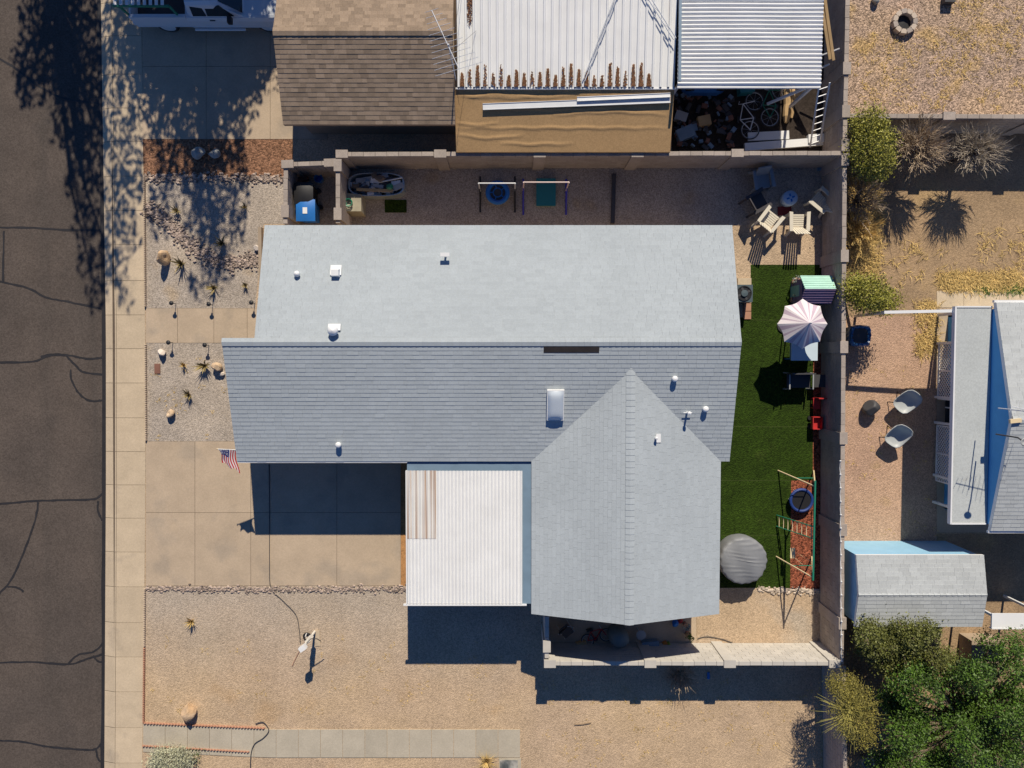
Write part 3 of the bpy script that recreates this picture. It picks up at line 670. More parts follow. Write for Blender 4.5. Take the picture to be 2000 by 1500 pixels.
# white corrugated carport, ribs running east-west
ca, cb = P(1323,168,2.55), P(1603,168,2.55); ct = P(1323,-140,2.75)
cp = T('carport', 'white corrugated carport roof over a cluttered storage yard', 'carport', ((ca.x+cb.x)/2, ca.y, 0))
prd = 7.7*GS*.9; n = int((ct.y-ca.y)/prd); xs = [ca.x+(cb.x-ca.x)*i/4 for i in range(5)]
for k0 in range(0, n, 8):
    mb = MB(); rows = []
    for k in range(k0, min(n,k0+8)):
        for a_, hh in ((0,0),(.18,.0),(.34,.7),(.5,1),(.7,1),(.86,.7),(.97,0)):
            y = ca.y+prd*(k+a_); rows.append((y, 2.55+.2*(y-ca.y)/(ct.y-ca.y)+.045*hh))
    y = ca.y+prd*min(n,k0+8); rows.append((y, 2.55+.2*(y-ca.y)/(ct.y-ca.y)))
    vs = [(x,y,z+.012*math.sin(x*1.3+y)) for y,z in rows for x in xs]
    mb.add(vs, [(r*5+i,r*5+i+1,(r+1)*5+i+1,(r+1)*5+i) for r in range(len(rows)-1) for i in range(4)]); mb.obj('roof_sheet', m_white, cp)
MB().box(((ca.x+cb.x)/2,ca.y-.03,2.5),(cb.x-ca.x,.05,.1)).obj('front_trim', m_white, cp)
for x,y in ((ca.x+.1,ca.y+.15),(cb.x-.1,ca.y+.15),(cb.x-.1,ct.y),(ca.x+.1,ct.y)): MB().box((x,y,1.25),(.09,.09,2.5)).obj('post', m_alu, cp)
A = P(1590,165,2.4); MB().bar(A, Vector((A.x-1.0,A.y-.1,.9)), .08,.08).obj('brace', m_alu, cp)
# ================================================================ junk storage yard
def bike(label, px, py, rz, mat, s=1):
    rt = T('bicycle', label, 'bicycle', (0,0,0)); Rw = .33*s
    for x in (-.52*s,.52*s):
        w_ = MB().ring((x,0,.12),Rw,.022,24,6).obj('wheel', m_dark, rt)
        MB().ring((x,0,.12),Rw-.025,.012,24,4).obj('rim', m_alu, w_)
        mb = MB()
        for k in range(8): a = math.pi*k/4; mb.tube([(x,0,.12),(x+Rw*.9*math.cos(a),Rw*.9*math.sin(a),.12)],.003,3)
        mb.obj('spokes', m_alu, w_)
    pts = dict(r=(-.52,0),bb=(-.08,-.06),st=(-.22,.42),hd=(.36,.40),f=(.52,0)); g = {k:Vector((v[0]*s,v[1]*s,.14)) for k,v in pts.items()}
    mb = MB()
    for a,b in (('r','bb'),('r','st'),('bb','st'),('bb','hd'),('st','hd'),('hd','f')): mb.tube([g[a],g[b]],.018,6)
    mb.obj('frame', mat, rt)
    MB().box(g['st']+Vector((-.02,.08,0)),(.24,.07,.12)).obj('saddle', m_black, rt)
    MB().tube([g['hd'],g['hd']+Vector((-.04,.16,0)),g['hd']+Vector((-.02,.2,.22))],.012).obj('handlebar', m_alu, rt)
    MB().lathe((g['bb'].x,g['bb'].y,.11),[(.085,0),(.085,.02)],14).obj('chainring', m_dark, rt)
    rt.location = P(px,py); rt.rotation_euler.z = rz
bike('pale framed bicycle lying flat among the shaded junk', 1467,228, math.radians(82), m_white)
bike('dark green bicycle lying against a log in the shaded junk', 1512,205, math.radians(68), m_green)
def boxes(name, label, cat, px, py, size, rz, mat, lid=True, z=0):
    p = P(px,py); p.z = z; rt = T(name,label,cat,p); MB().box(p+Vector((0,0,size[2]/2)),size,rz).obj('body',mat,rt)
    if lid: MB().box(p+Vector((0,0,size[2]+.011)),(size[0]+.03,size[1]+.03,.02),rz).obj('lid',mat,rt)
    return rt
boxes('storage_tote','blue-grey plastic tote among the junk near the tan patio roof','tote',1335,265,(.6,.4,.35),.4,m_bluegrey)
boxes('storage_tote','small grey tote with lid in the dark corner of the storage yard','tote',1327,232,(.4,.3,.3),-.3,m_grey)
boxes('crate','faded wooden crate standing in the storage yard shade','crate',1372,240,(.45,.35,.3),.2,m_wood,False)
boxes('cooler','dull teal cooler box near the carport front','cooler',1452,178,(.5,.35,.4),.1,m_teal)
boxes('metal_panel_stack','stack of white metal siding panels lying by the block wall','panels',1530,283,(2.9,.28,.12),.075,m_white,False)
boxes('metal_panel_stack','blue-white metal sheets leaning over the siding panels','panels',1500,266,(1.5,.3,.07),.05,m_whiter,False,z=.0)
boxes('metal_panel_stack','bright short panels under the foot of the aluminium ladder','panels',1602,272,(1.0,.3,.18),.06,m_white,False)
# log / palm trunk pieces
for i,(a,b,r,lb) in enumerate((((1536,172),(1532,242),.13,'thick weathered log lying beside the bicycles'),((1547,170),(1545,232),.08,'thinner weathered log lying beside the thick one'))):
    A,B = P(*a),P(*b); A.z=B.z=r; o = MB().tube([A+(B-A)*k/6+Vector((R(-.02,.02),0,0)) for k in range(7)],[r*R(.8,1.1) for _ in range(6)]+[r*.5],8).obj('log', m_wood); tag(o,lb,'log')
# ladder
A,B = P(1592,284,.3),P(1610,165,2.1); d=(B-A).normalized(); s_=Vector((d.y,-d.x,0)).normalized()*.19; rt=T('ladder','aluminium ladder leaning up against the carport roof edge','ladder',(A.x,A.y,0))
for k in (-1,1): MB().bar(A+s_*k,B+s_*k,.05,.03).obj('rail',m_alu,rt)
for i in range(9): q=A.lerp(B,(i+.5)/9); MB().tube([q-s_,q+s_],.018,5).obj('rung',m_alu,rt)
for i,(a,b,lb) in enumerate((((1607,-30),(1628,118),'long tan board leaning along the carport edge, wall side'),((1600,-20),(1621,116),'long tan board leaning along the carport edge, roof side'))):
    A,B=P(*a,2.2),P(*b,1.6); tag(MB().bar(A,B,.1,.04).obj('lumber_board',m_wood),lb,'board')
for i,(a,b) in enumerate((((1600,110),(1640,95)),((1590,140),(1620,125)))):
    A,B=P(*a,1.2),P(*b,1.5); tag(MB().tube([A,B],.03).obj('metal_pipe',m_alu),['metal pipe sticking out past the two leaning boards','short metal pipe beside the ladder head'][i],'pipe')
# heap of small scrap
mb=MB()
for i in range(90):
    p=P(R(1318,1430),R(185,290)); mb.box((p.x,p.y,R(.03,.2)),(R(.05,.3),R(.04,.2),R(.03,.15)),R(0,3),i%4)
tag(mb.obj('scrap_heap',[m_dark,m_bluegrey,m_brown,m_dark],kind='stuff'),'jumbled scrap strewn in the shaded storage yard','scrap')
# ================================================================ vehicles
def wheel(c, r, wd, rt):
    A=Matrix.Rotation(math.pi/2,3,'X'); w_=MB().ring(c,r-.09,.09,24,8,A).obj('wheel',m_black,rt)
    mb=MB(); vs=[(r-.1,-wd*.3),(r-.1,wd*.3),(r*.35,wd*.36),(0,wd*.3)]
    n=16; pts=[]
    for rr,yy in vs:
        for k in range(n): a=2*math.pi*k/n; pts.append((c[0]+rr*math.cos(a),c[1]+(-yy if c[1]<rt.location.y else yy),c[2]+rr*math.sin(a)))
    mb.add(pts,[(j*n+k,j*n+(k+1)%n,(j+1)*n+(k+1)%n,(j+1)*n+k) for j in range(3) for k in range(n)]); mb.obj('rim',m_alu,w_)
def loft(secs, mat, name, rt, smooth=False):
    n=len(secs[0]); mb=MB(); mb.add([p for s in secs for p in s],[(j*n+k,j*n+(k+1)%n,(j+1)*n+(k+1)%n,(j+1)*n+k) for j in range(len(secs)-1) for k in range(n)]+[tuple(range(n-1,-1,-1)),tuple(range((len(secs)-1)*n,len(secs)*n))])
    return mb.obj(name,mat,rt,smooth)
m_truck=M('truck_paint',(.62,.66,.70),.25,.03,1)
p0=P(285,66); tk=T('pickup_truck','white pickup truck parked in tree shade with slatted rack over its bed','pickup truck',(p0.x+2.8,p0.y+.98,0))
cx,cy=tk.location.x,tk.location.y; X=lambda v:p0.x+v; W2=.97
def sec(x,z0,z1,w0,w1,ch=.08): return [(X(x),cy-w0,z0),(X(x),cy-w0*1.0,z1-.3*(z1-z0)),(X(x),cy-w1,z1-ch*.3),(X(x),cy-w1+ch,z1),(X(x),cy+w1-ch,z1),(X(x),cy+w1,z1-ch*.3),(X(x),cy+w0,z1-.3*(z1-z0)),(X(x),cy+w0,z0)]
loft([sec(3.75,.45,1.12,W2,.93),sec(4.6,.45,1.10,W2,.92),sec(5.3,.47,1.02,W2*.97,.87),sec(5.62,.5,.9,W2*.9,.8)],m_truck,'front_body',tk)
loft([sec(1.95,.45,1.12,W2,.93),sec(3.76,.45,1.12,W2,.93)],m_truck,'cab_lower',tk)
def csec(x,z,w): return [(X(x),cy-w,1.1),(X(x),cy-w+.1,z-.08),(X(x),cy-w+.2,z),(X(x),cy+w-.2,z),(X(x),cy+w-.1,z-.08),(X(x),cy+w,1.1)]
loft([csec(2.0,1.12,.9),csec(2.2,1.74,.9),csec(3.1,1.80,.9),csec(3.3,1.72,.9),csec(4.0,1.12,.9)],m_truck,'cab',tk)
MB().poly([(X(3.34),cy-.66,1.71),(X(3.97),cy-.80,1.17),(X(3.97),cy+.80,1.17),(X(3.34),cy+.66,1.71)]).obj('windscreen',m_glass,tk)
for a,b in ((2.3,2.72),(2.80,3.5)):
    MB().hexa([(X(a-.05),cy-.915,1.17),(X(b+.18 if b>3 else b),cy-.915,1.17),(X(b if b<3 else b-.15),cy-.80,1.66),(X(a+.03),cy-.80,1.66)],[(X(a-.05),cy-.90,1.17),(X(b+.18 if b>3 else b),cy-.90,1.17),(X(b if b<3 else b-.15),cy-.78,1.66),(X(a+.03),cy-.78,1.66)]).obj('side_window',m_glass,tk)
for s in (-1,1):
    MB().hexa([(X(0),cy+s*.97,.5),(X(1.96),cy+s*.97,.5),(X(1.96),cy+s*.80,.5),(X(0),cy+s*.80,.5)],[(X(0),cy+s*.95,1.16),(X(1.96),cy+s*.95,1.16),(X(1.96),cy+s*.83,1.16),(X(0),cy+s*.83,1.16)]).obj('bed_side',m_truck,tk)
    MB().box((X(3.55),cy+s*1.08,1.22),(.14,.22,.18)).obj('mirror',m_black,tk); MB().box((X(5.58),cy+s*.7,.82),(.08,.3,.16)).obj('headlight',m_glass,tk); MB().box((X(2.85),cy+s*.975,.98),(.18,.02,.04)).obj('door_handle',m_black,tk)
    for x in (1.0,4.6): wheel((X(x),cy+s*.86,.39),.39,.24,tk)
    MB().tube([(X(2.0),cy+s*1.02,.42),(X(3.8),cy+s*1.02,.42)],.05).obj('running_board',m_alu,tk)
MB().box((X(.99),cy,.62),(1.9,1.6,.06)).obj('bed_floor',m_dark,tk); MB().box((X(.03),cy,.84),(.06,1.66,.6)).obj('tailgate',m_truck,tk); MB().box((X(-.08),cy,.55),(.12,1.8,.16)).obj('rear_bumper',m_alu,tk)
rk=MB().bar((X(-.2),cy-.85,1.75),(X(1.7),cy-.85,1.75),.06,.08)
MB().bar((X(-.2),cy+.85,1.75),(X(1.7),cy+.85,1.75),.06,.08).obj('rack_rail',m_green,tk)
for x in (-.1,1.6):
    for y in (-.85,.85): MB().box((X(x+.1),cy+y,1.43),(.06,.06,.58)).obj('rack_post',m_green,tk)
rk=rk.obj('rack_rail',m_green,tk)
for k in range(9): MB().bar((X(-.1+.2*k),cy-.84,1.81),(X(-.1+.2*k),cy+.84,1.81),.1,.03).obj('slat',m_white,rk)
# car nose under the carport
q=P(1368,192); cr=T('parked_car','blue car parked under the white carport with its nose showing','car',(q.x,q.y+2.1,0)); cx,cy=q.x,q.y
m_carb=M('car_paint_blue',(.03,.13,.36),.25,.03)
def rs(y,z,w): return [(cx-w,cy+y,.3),(cx-w,cy+y,z*.75),(cx-w*.85,cy+y,z),(cx+w*.85,cy+y,z),(cx+w,cy+y,z*.75),(cx+w,cy+y,.3)]
loft([rs(-.02,.6,.5),rs(.12,.68,.75),rs(.5,.85,.84),rs(1.3,.95,.86),rs(4.0,1.0,.86),rs(4.3,.8,.8)],m_carb,'body',cr)
def rc2(y,z,w): return [(cx-w,cy+y,.93),(cx-w+.14,cy+y,z),(cx+w-.14,cy+y,z),(cx+w,cy+y,.93)]
loft([rc2(1.2,.95,.8),rc2(1.8,1.4,.8),rc2(3.2,1.42,.8),rc2(3.9,1.0,.8)],m_glass,'greenhouse',cr)
for s in (-1,1):
    for y in (.8,3.4):
        MB().ring((cx+s*.8,cy+y,.32),.24,.08,20,6,Matrix.Rotation(math.pi/2,3,'Y')).obj('wheel',m_black,cr)
    MB().box((cx+s*.55,cy+.08,.66),(.3,.1,.12)).obj('headlight',m_glass,cr)
# ================================================================ bins, tank and side-yard play things
def bin_(label,px,py,mat,rz=0):
    p=P(px,py,1.0); p.z=0; rt=T('wheelie_bin',label,'bin',p)
    MB().hexa([p+Vector((i*.24,j*.27,.06)) for i,j in ((-1,-1),(1,-1),(1,1),(-1,1))],[p+Vector((i*.31,j*.36,1.0)) for i,j in ((-1,-1),(1,-1),(1,1),(-1,1))]).obj('body',mat,rt)
    mb=MB(); vs=[]
    for j in range(5):
        for i in range(5): vs.append(p+Vector(((i/4-.5)*.68,(j/4-.5)*.76,1.0+.07*(1-(i/2-1)**4)*(1-(j/2-1)**4)+.015)))
    mb.add(vs,[(j*5+i,j*5+i+1,j*5+i+6,j*5+i+5) for j in range(4) for i in range(4)]); mb.obj('lid',mat,rt,True)
    MB().tube([p+Vector((-.28,.40,.95)),p+Vector((.28,.40,.95))],.018).obj('handle',mat,rt)
    for s in (-1,1): MB().lathe(p+Vector((s*.27,.3,.02)),[(.1,-.0),(.1,.12)],10).obj('wheel',m_black,rt)
    return rt
b=bin_('blue wheelie bin with white label on its lid',597,411,m_blue); p=b.location
MB().box(p+Vector((0,-.02,1.093)),(.16,.22,.006)).obj('label_sticker',m_white,b)
bin_('black wheelie bin behind the blue one',593,378,m_black)
boxes('firewood_box','low brown box at the back of the bin enclosure','box',590,350,(.5,.3,.3),.3,m_brown)
mb=MB(); p=P(626,352); mb.lathe(p,[(.12,0),(.16,.32),(.14,.32),(.1,.05)],16); tag(mb.obj('bucket',m_blue),'blue bucket on the ground behind the bins','bucket')
# oval stock tank
p=P(738,364,.3); p.z=0; tk2=T('stock_tank','oval galvanised stock tank filled with bricks and scrap','stock tank',p)
m_galv=M('galvanised',(.42,.47,.48),.35,.1,4,metal=.5)
mb=MB().lathe((0,0,0),[(1.0,0),(1.0,.55),(1.03,.57),(1.03,.6),(.97,.6),(.96,.08),(0,.08)],48)
def stadium(v):
    r=math.hypot(v[0],v[1]); c_,s_=(v[0]/r,v[1]/r) if r>1e-6 else (1,0); k=1/(abs(c_)**3.2+abs(s_)**3.2)**(1/3.2); return (p.x+v[0]*k*.98,p.y+v[1]*k*.40,v[2])
mb.v=[stadium(v) for v in mb.v]; mb.obj('tank',m_galv,tk2)
mb=MB()
for k in range(110):
    a=R(0,6.28); r=R(0,.85)**.7; mb.box(p+Vector((r*math.cos(a)*1.0,r*math.sin(a)*.38,R(.3,.6))),(R(.1,.4),R(.08,.2),R(.05,.1)),R(-.5,.5),k%5,Matrix.Rotation(R(-.3,.3),3,'X'))
mb.obj('contents',[m_grey,m_white,m_dark,m_bluegrey,m_bark],tk2,kind='stuff')
def scrap(name,label,cat,mb,mat): return tag(mb.obj(name,mat),label,cat)
q=p+Vector((.5,-.1,.7)); scrap('plastic_bag','crumpled green plastic bag on top of the stock tank','bag',MB().rock(q,(.14,.12,.1),3,2,.5),m_green)
scrap('loose_pipe','white pipe laid across the filled stock tank','pipe',MB().tube([p+Vector((.1,.05,.68)),p+Vector((.95,.22,.68))],.025),m_white)
scrap('loose_board','pale board lying along the front of the stock tank','board',MB().box(p+Vector((-.05,-.22,.66)),(1.3,.1,.03),-.04),m_wood)
scrap('dry_clump','brown dry plant clump on the stock tank scrap','plant',MB().rock(p+Vector((.15,.16,.7)),(.2,.13,.1),8,2,.5),m_bark)
# beige covered box and hose
p=P(690,398,.4); p.z=0; rt=T('covered_box','beige cover draped over a waist-high box by the pier','cover',p)
MB().hexa([p+Vector((i*.38,j*.38,0)) for i,j in ((-1,-1),(1,-1),(1,1),(-1,1))],[p+Vector((i*.33+.02,j*.33,.7)) for i,j in ((-1,-1),(1,-1),(1,.8),(-1,1))]).obj('cover',M('beige_cover',(.33,.30,.22),.7,.2,3),rt)
mb=MB(); c=P(681,396,.75)
for k in range(3): mb.ring(c+Vector((R(-.02,.02),R(-.02,.02),.03*k)),.11+.012*k,.014,18,5)
tag(mb.obj('garden_hose',m_green),'coiled green hose on top of the beige covered box','hose')
tag(MB().box((*P(773,403).xy,.018),(.80,.46,.02)).obj('doormat',m_turf),'small dark green turf mat on the side yard gravel','mat')
# round blue spool, mat and exercise bars
p=P(972,376,.3); p.z=0; rt=T('toy_ring','round blue plastic ring with spoked hub lying under the bar','toy',p)
MB().ring(p+Vector((0,0,.3)),.36,.085,32,8).obj('rim',m_blue,rt); MB().ring(p+Vector((0,0,.3)),.16,.02,24,6).obj('hub',m_blue,rt)
for k in range(5): a=k*1.2566+.6; MB().tube([p+Vector((.16*math.cos(a),.16*math.sin(a),.3)),p+Vector((.33*math.cos(a),.33*math.sin(a),.3))],.02).obj('spoke',m_blue,rt)
MB().lathe(p,[(.36,0),(.40,.28)],28).obj('base',m_dark,rt)
def gym(label,xa,xb,y,h,mbar,mleg,ya,yb):
    A,B=P(xa,y,h),P(xb,y,h); rt=T('gymnastics_bar',label,'exercise bar',(A.x,A.y,0)); MB().tube([A,B],.022,8).obj('bar',mbar,rt)
    for q in (A,B):
        MB().tube([q,(q.x,q.y,.04)],.03,8,).obj('upright',mbar,rt)
        MB().bar((q.x,P(0,ya).y,.03),(q.x,P(0,yb).y,.03),.06,.05).obj('foot',mleg,rt)
        MB().tube([(q.x,q.y,.5),(q.x,P(0,yb).y+.1,.05)],.02).obj('brace',mleg,rt)
gym('thin grey exercise bar standing over the round blue ring',935,1006,358,1.2,m_alu,m_black,345,415)
m_purp=M('purple_paint',(.05,.05,.42),.45,.03); m_pink=M('pale_pink',(.70,.55,.52),.5,.03)
gym('pale pink gymnastics bar with blue-purple stands over a teal mat',1023,1111,356,1.25,m_pink,m_purp,350,420)
boxes('sandbox','teal plastic lidded sandbox below the pink gymnastics bar','sandbox',1066,377,(.68,.96,.14),0,m_teal)
A,B=P(1199,340),P(1196,437); tag(MB().bar(A+Vector((0,0,.05)),B+Vector((0,0,.05)),.14,.1).obj('timber',m_dark),'dark timber lying across the side yard gravel','timber')
# ================================================================ seating corner chairs
def make_chair(label, mat, slats=True):
    rt=T('garden_chair',label,'chair',(0,0,0)); w=.29
    n=7
    if slats:
        for k in range(n): y=-.24+.075*k; MB().box((0,y,.36+.03*k/n),(.46,.06,.022),tilt=Matrix.Rotation(.05,3,'X')).obj('seat_slat',mat,rt)
        for k in range(6): x=-.2+.08*k; MB().hexa([(x-.032,-.26,.36),(x+.032,-.26,.36),(x+.032,-.24,.36),(x-.032,-.24,.36)],[(x*1.15-.034,-.56,.93-.5*x*x),(x*1.15+.034,-.56,.93-.5*x*x),(x*1.15+.034,-.54,.93-.5*x*x),(x*1.15-.034,-.54,.93-.5*x*x)]).obj('back_slat',mat,rt)
    else:
        MB().box((0,0,.38),(.5,.5,.05)).obj('seat',mat,rt)
        MB().hexa([(-.25,-.27,.38),(.25,-.27,.38),(.25,-.22,.38),(-.25,-.22,.38)],[(-.24,-.42,.88),(.24,-.42,.88),(.24,-.38,.88),(-.24,-.38,.88)]).obj('backrest',mat,rt)
    for s in (-1,1):
        MB().hexa([(s*.24,-.40,.56),(s*.36,-.40,.56),(s*.38,.30,.57),(s*.25,.28,.57)],[(s*.24,-.40,.60),(s*.36,-.40,.60),(s*.38,.30,.61),(s*.25,.28,.61)]).obj('arm',mat,rt)
        MB().hexa([(s*.27,.2,0),(s*.34,.2,0),(s*.34,.28,0),(s*.27,.28,0)],[(s*.27,.18,.57),(s*.34,.18,.57),(s*.34,.28,.57),(s*.27,.28,.57)]).obj('leg',mat,rt)
        MB().hexa([(s*.25,-.52,0),(s*.32,-.52,0),(s*.32,-.42,0),(s*.25,-.42,0)],[(s*.25,-.36,.57),(s*.32,-.36,.57),(s*.32,-.26,.57),(s*.25,-.26,.57)]).obj('leg',mat,rt)
    return rt
m_chair=M('chair_plastic',(.66,.61,.50),.55,.06); m_chairb=M('chair_plastic_grey',(.22,.26,.30),.55,.06); m_chaird=M('chair_dark',(.05,.045,.05),.6,.06)
def put(o,px,py,deg): q=P(px,py,.35); o.location=(q.x,q.y,0); o.rotation_euler.z=math.radians(deg)
put(make_chair('white slatted plastic chair turned towards the drum table, on the gravel edge',m_chair),1503,428,-38+0)
put(make_chair('white slatted plastic chair facing straight towards the red mat',m_chair),1557,432,0)
put(make_chair('white plastic chair turned sideways beside the lawn wall',m_chair),1599,392,50)
put(make_chair('grey-blue plastic chair deep in the wall shadow',m_chairb,False),1488,355,190)
put(make_chair('dark low chair in shadow next to the drum table',m_chaird,False),1480,394,300)
p=P(1541,388,.3); p.z=0; rt=T('drum_table','round white drum table with patterned top between the chairs','table',p)
MB().lathe(p,[(.24,0),(.27,.2),(.27,.42),(.25,.45),(0,.46)],24).obj('drum',M('drum_white',(.42,.55,.70),.5,.05),rt,True)
for k in range(4): a=k*1.57+.3; MB().box(p+Vector((.1*math.cos(a),.1*math.sin(a),.47)),(.1,.06,.012),a).obj('pattern_inlay',m_blue,rt)
tag(MB().box((*P(1532,412).xy,.02),(.5,.32,.03),.05).obj('mat',M('red_mat',(.16,.03,.035),.9,.2)),'dark red mat on the gravel beside the drum table','mat')
boxes('small_box','small blue-grey box at the foot of the wall corner','box',1603,330,(.3,.14,.1),.05,m_bluegrey,False)
# ================================================================ lawn things
p=P(1453,573,.7); p.z=0; rt=T('air_conditioner','dark grey air conditioner with round fan guard beside the house','air conditioner',p)
m_ac=M('ac_metal',(.07,.10,.115),.5,.06)
MB().box(p+Vector((0,0,.36)),(.62,.62,.72)).obj('cabinet',m_ac,rt); g_=MB().lathe(p+Vector((0,0,.722)),[(.27,0),(.27,.03),(.24,.03),(.24,.004)],28).obj('fan_guard',m_black,rt)
MB().lathe(p+Vector((0,0,.73)),[(.12,0),(.12,.05),(0,.06)],18).obj('fan_motor',m_ac,rt)
for k in range(4): a=k*1.57+.4; MB().box(p+Vector((.17*math.cos(a),.17*math.sin(a),.735)),(.2,.08,.006),a).obj('fan_blade',m_dark,rt)
slabs('equipment_pad',[1440,1467],[543,592],m_walk,z=.05)
for i,y in enumerate((600,616)): tag(MB().box((*P(1459,y).xy,.035),(.27,.28,.04)).obj('paver',m_terra),['red paver next to the air conditioner pad','red paver farther from the air conditioner pad'][i],'paver')
# playhouse
p=P(1597,565,1.2); p.z=0; rt=T('playhouse','small playhouse with mint and purple ridged roof by the wall','playhouse',p)
m_mint=M('mint',(.36,.62,.52),.6,.1,4); m_lav=M('purple',(.27,.19,.33),.6,.1,4)
MB().box(p+Vector((0,0,.5)),(.95,.8,1.0)).obj('wall',m_lav,rt)
for s,mt in ((1,m_mint),(-1,m_lav)):
    rf=MB().hexa([p+Vector((-.56,s*.50,1.0)),p+Vector((.56,s*.50,1.0)),p+Vector((.58,0,1.33)),p+Vector((-.5,0,1.33))],[p+Vector((-.56,s*.50,1.04)),p+Vector((.56,s*.50,1.04)),p+Vector((.58,0,1.37)),p+Vector((-.5,0,1.37))]).obj('roof',mt,rt)
    for k in range(6): t_=(k+.5)/6; MB().bar(p+Vector((-.55,s*.5*(1-t_),1.05+.33*t_)),p+Vector((.57,s*.5*(1-t_),1.045+.33*t_)),.01,.01).obj('rib',mt,rf)
MB().box(p+Vector((-.48,0,.4)),(.02,.4,.8)).obj('door',m_mint,rt)
def potplant(label,px,py,mat,r=.2,n=140):
    p=P(px,py,.25); p.z=0; rt=T('potted_plant',label,'plant',p); MB().lathe(p,[(r*.6,0),(r*.8,.25),(r*.7,.25),(0,.22)],14).obj('pot',m_terra,rt)
    mb=MB()
    for k in range(n): a=R(0,6.28); q=R(0,r*1.1); mb.leaf(p+Vector((q*math.cos(a),q*math.sin(a),.28+R(0,.3))),.09)
    mb.obj('foliage',mat,rt)
m_dusty=M('dusty_leaf',(.20,.24,.20),.7,.1,isl=.5)
potplant('grey-green potted plant against the mint roof side of the playhouse',1557,551,m_dusty,.22)
potplant('small brownish potted plant at the purple side of the playhouse',1553,585,m_twig,.18,90)
# umbrella over a table
c=P(1573,632,1.95); um=T('patio_umbrella','white and lilac striped patio umbrella open beside the wall','umbrella',(c.x,c.y,0))
m_uw=M('umbrella_white',(.74,.68,.69),.8,.04,2); m_ul=M('umbrella_lilac',(.50,.40,.47),.8,.06,3)
cv=um; ru=.87
for k in range(8):
    a0,a1=math.radians(22.5+45*k-22.5),math.radians(22.5+45*k+22.5); mb=MB(); n=8; rows=[]
    for j in range(9):
        t_=j/8; row=[]
        for i in range(n+1):
            u=i/n; a=a0+(a1-a0)*u; rr=ru*t_*(math.cos(math.pi/8)/math.cos(a-(a0+a1)/2))*(1-.07*math.sin(math.pi*u)*t_); z=.56*(1-t_)**1.0-.05*t_*t_+.02*math.sin(math.pi*u)*t_
            row.append(c+Vector((rr*math.cos(a),rr*math.sin(a),z-.2)))
        rows.append(row)
    for j in range(8):
        for i in range(n): mb.add([rows[j][i],rows[j+1][i],rows[j+1][i+1],rows[j][i+1]],[(0,1,2,3)],1 if (i in (1,2,5)) else 0)
    mb.obj('canopy_panel',[m_uw,m_ul],cv)
    MB().tube([c+Vector((0,0,.34)),c+Vector((ru*math.cos(a0),ru*math.sin(a0),-.265))],.008,4).obj('rib',m_white,um)
MB().tube([(c.x,c.y,0),(c.x,c.y,2.42)],.022,8).obj('pole',m_white,um); MB().lathe((c.x,c.y,2.37),[(.03,0),(.035,.04),(0,.12)],8).obj('finial',m_white,um); MB().lathe((c.x,c.y,0),[(.25,0),(.24,.06),(.05,.1)],16).obj('base',m_dark,um)
p=P(1571,688,.7); p.z=0; rt=T('play_table','white topped play table half under the striped umbrella','table',p)
MB().box(p+Vector((0,.1,.69)),(.95,.80,.05)).obj('tabletop',M('table_top',(.55,.66,.75),.4,.04),rt)
for i in (-1,1):
    for j in (-1,1): MB().tube([p+Vector((i*.42,.1+j*.34,0)),p+Vector((i*.42,.1+j*.34,.67))],.025).obj('leg',m_blue,rt)
MB().box(p+Vector((0,.1,.58)),(.9,.74,.12)).obj('apron',m_blue,rt)
# glider bench
p=P(1578,744,.4); p.z=0; rt=T('glider_bench','dark mesh glider bench with grey frame in the umbrella shadow','bench',p)
MB().box(p+Vector((-.35,0,.42)),(.85,.5,.05)).obj('seat',m_dark,rt); MB().box(p+Vector((-.35,.27,.66)),(.85,.05,.5)).obj('backrest',m_dark,rt); MB().box(p+Vector((.45,0,.40)),(.55,.46,.03)).obj('side_table',m_dark,rt)
for x in (.1,-.75):
    MB().tube([p+Vector((x,-.3,0)),p+Vector((x,-.28,.62)),p+Vector((x,.28,.62)),p+Vector((x,.3,0))],.025).obj('frame',m_grey,rt)
for i,(px,py,s,lb) in enumerate(((1597,788,.8,'upright red toy chair against the lawn wall'),(1595,826,1,'red toy wagon box against the lawn wall'))):
    p=P(px,py,.3); p.z=0; rt=T('toy_chair' if i==0 else 'toy_wagon',lb,'toy',p)
    MB().box(p+Vector((0,0,.22)),(.34*s,.42,.04)).obj('seat' if i==0 else 'bed',m_red,rt)
    if i==0: MB().box(p+Vector((.05,.2,.42)),(.3,.04,.42)).obj('backrest',m_red,rt); [MB().box(p+Vector((a*.12,b*.17,.1)),(.04,.04,.2)).obj('leg',m_red,rt) for a in (-1,1) for b in (-1,1)]
    else:
        for a in (-1,1): MB().box(p+Vector((a*.17,0,.32)),(.03,.44,.18)).obj('side',m_red,rt); MB().box(p+Vector((0,a*.22,.32)),(.34,.03,.18)).obj('end_panel',m_red,rt)
        for a in (-1,1):
            for b in (-1,1): MB().lathe(p+Vector((a*.15,b*.16,.02)),[(.08,0),(.08,.06)],12).obj('wheel',m_black,rt)
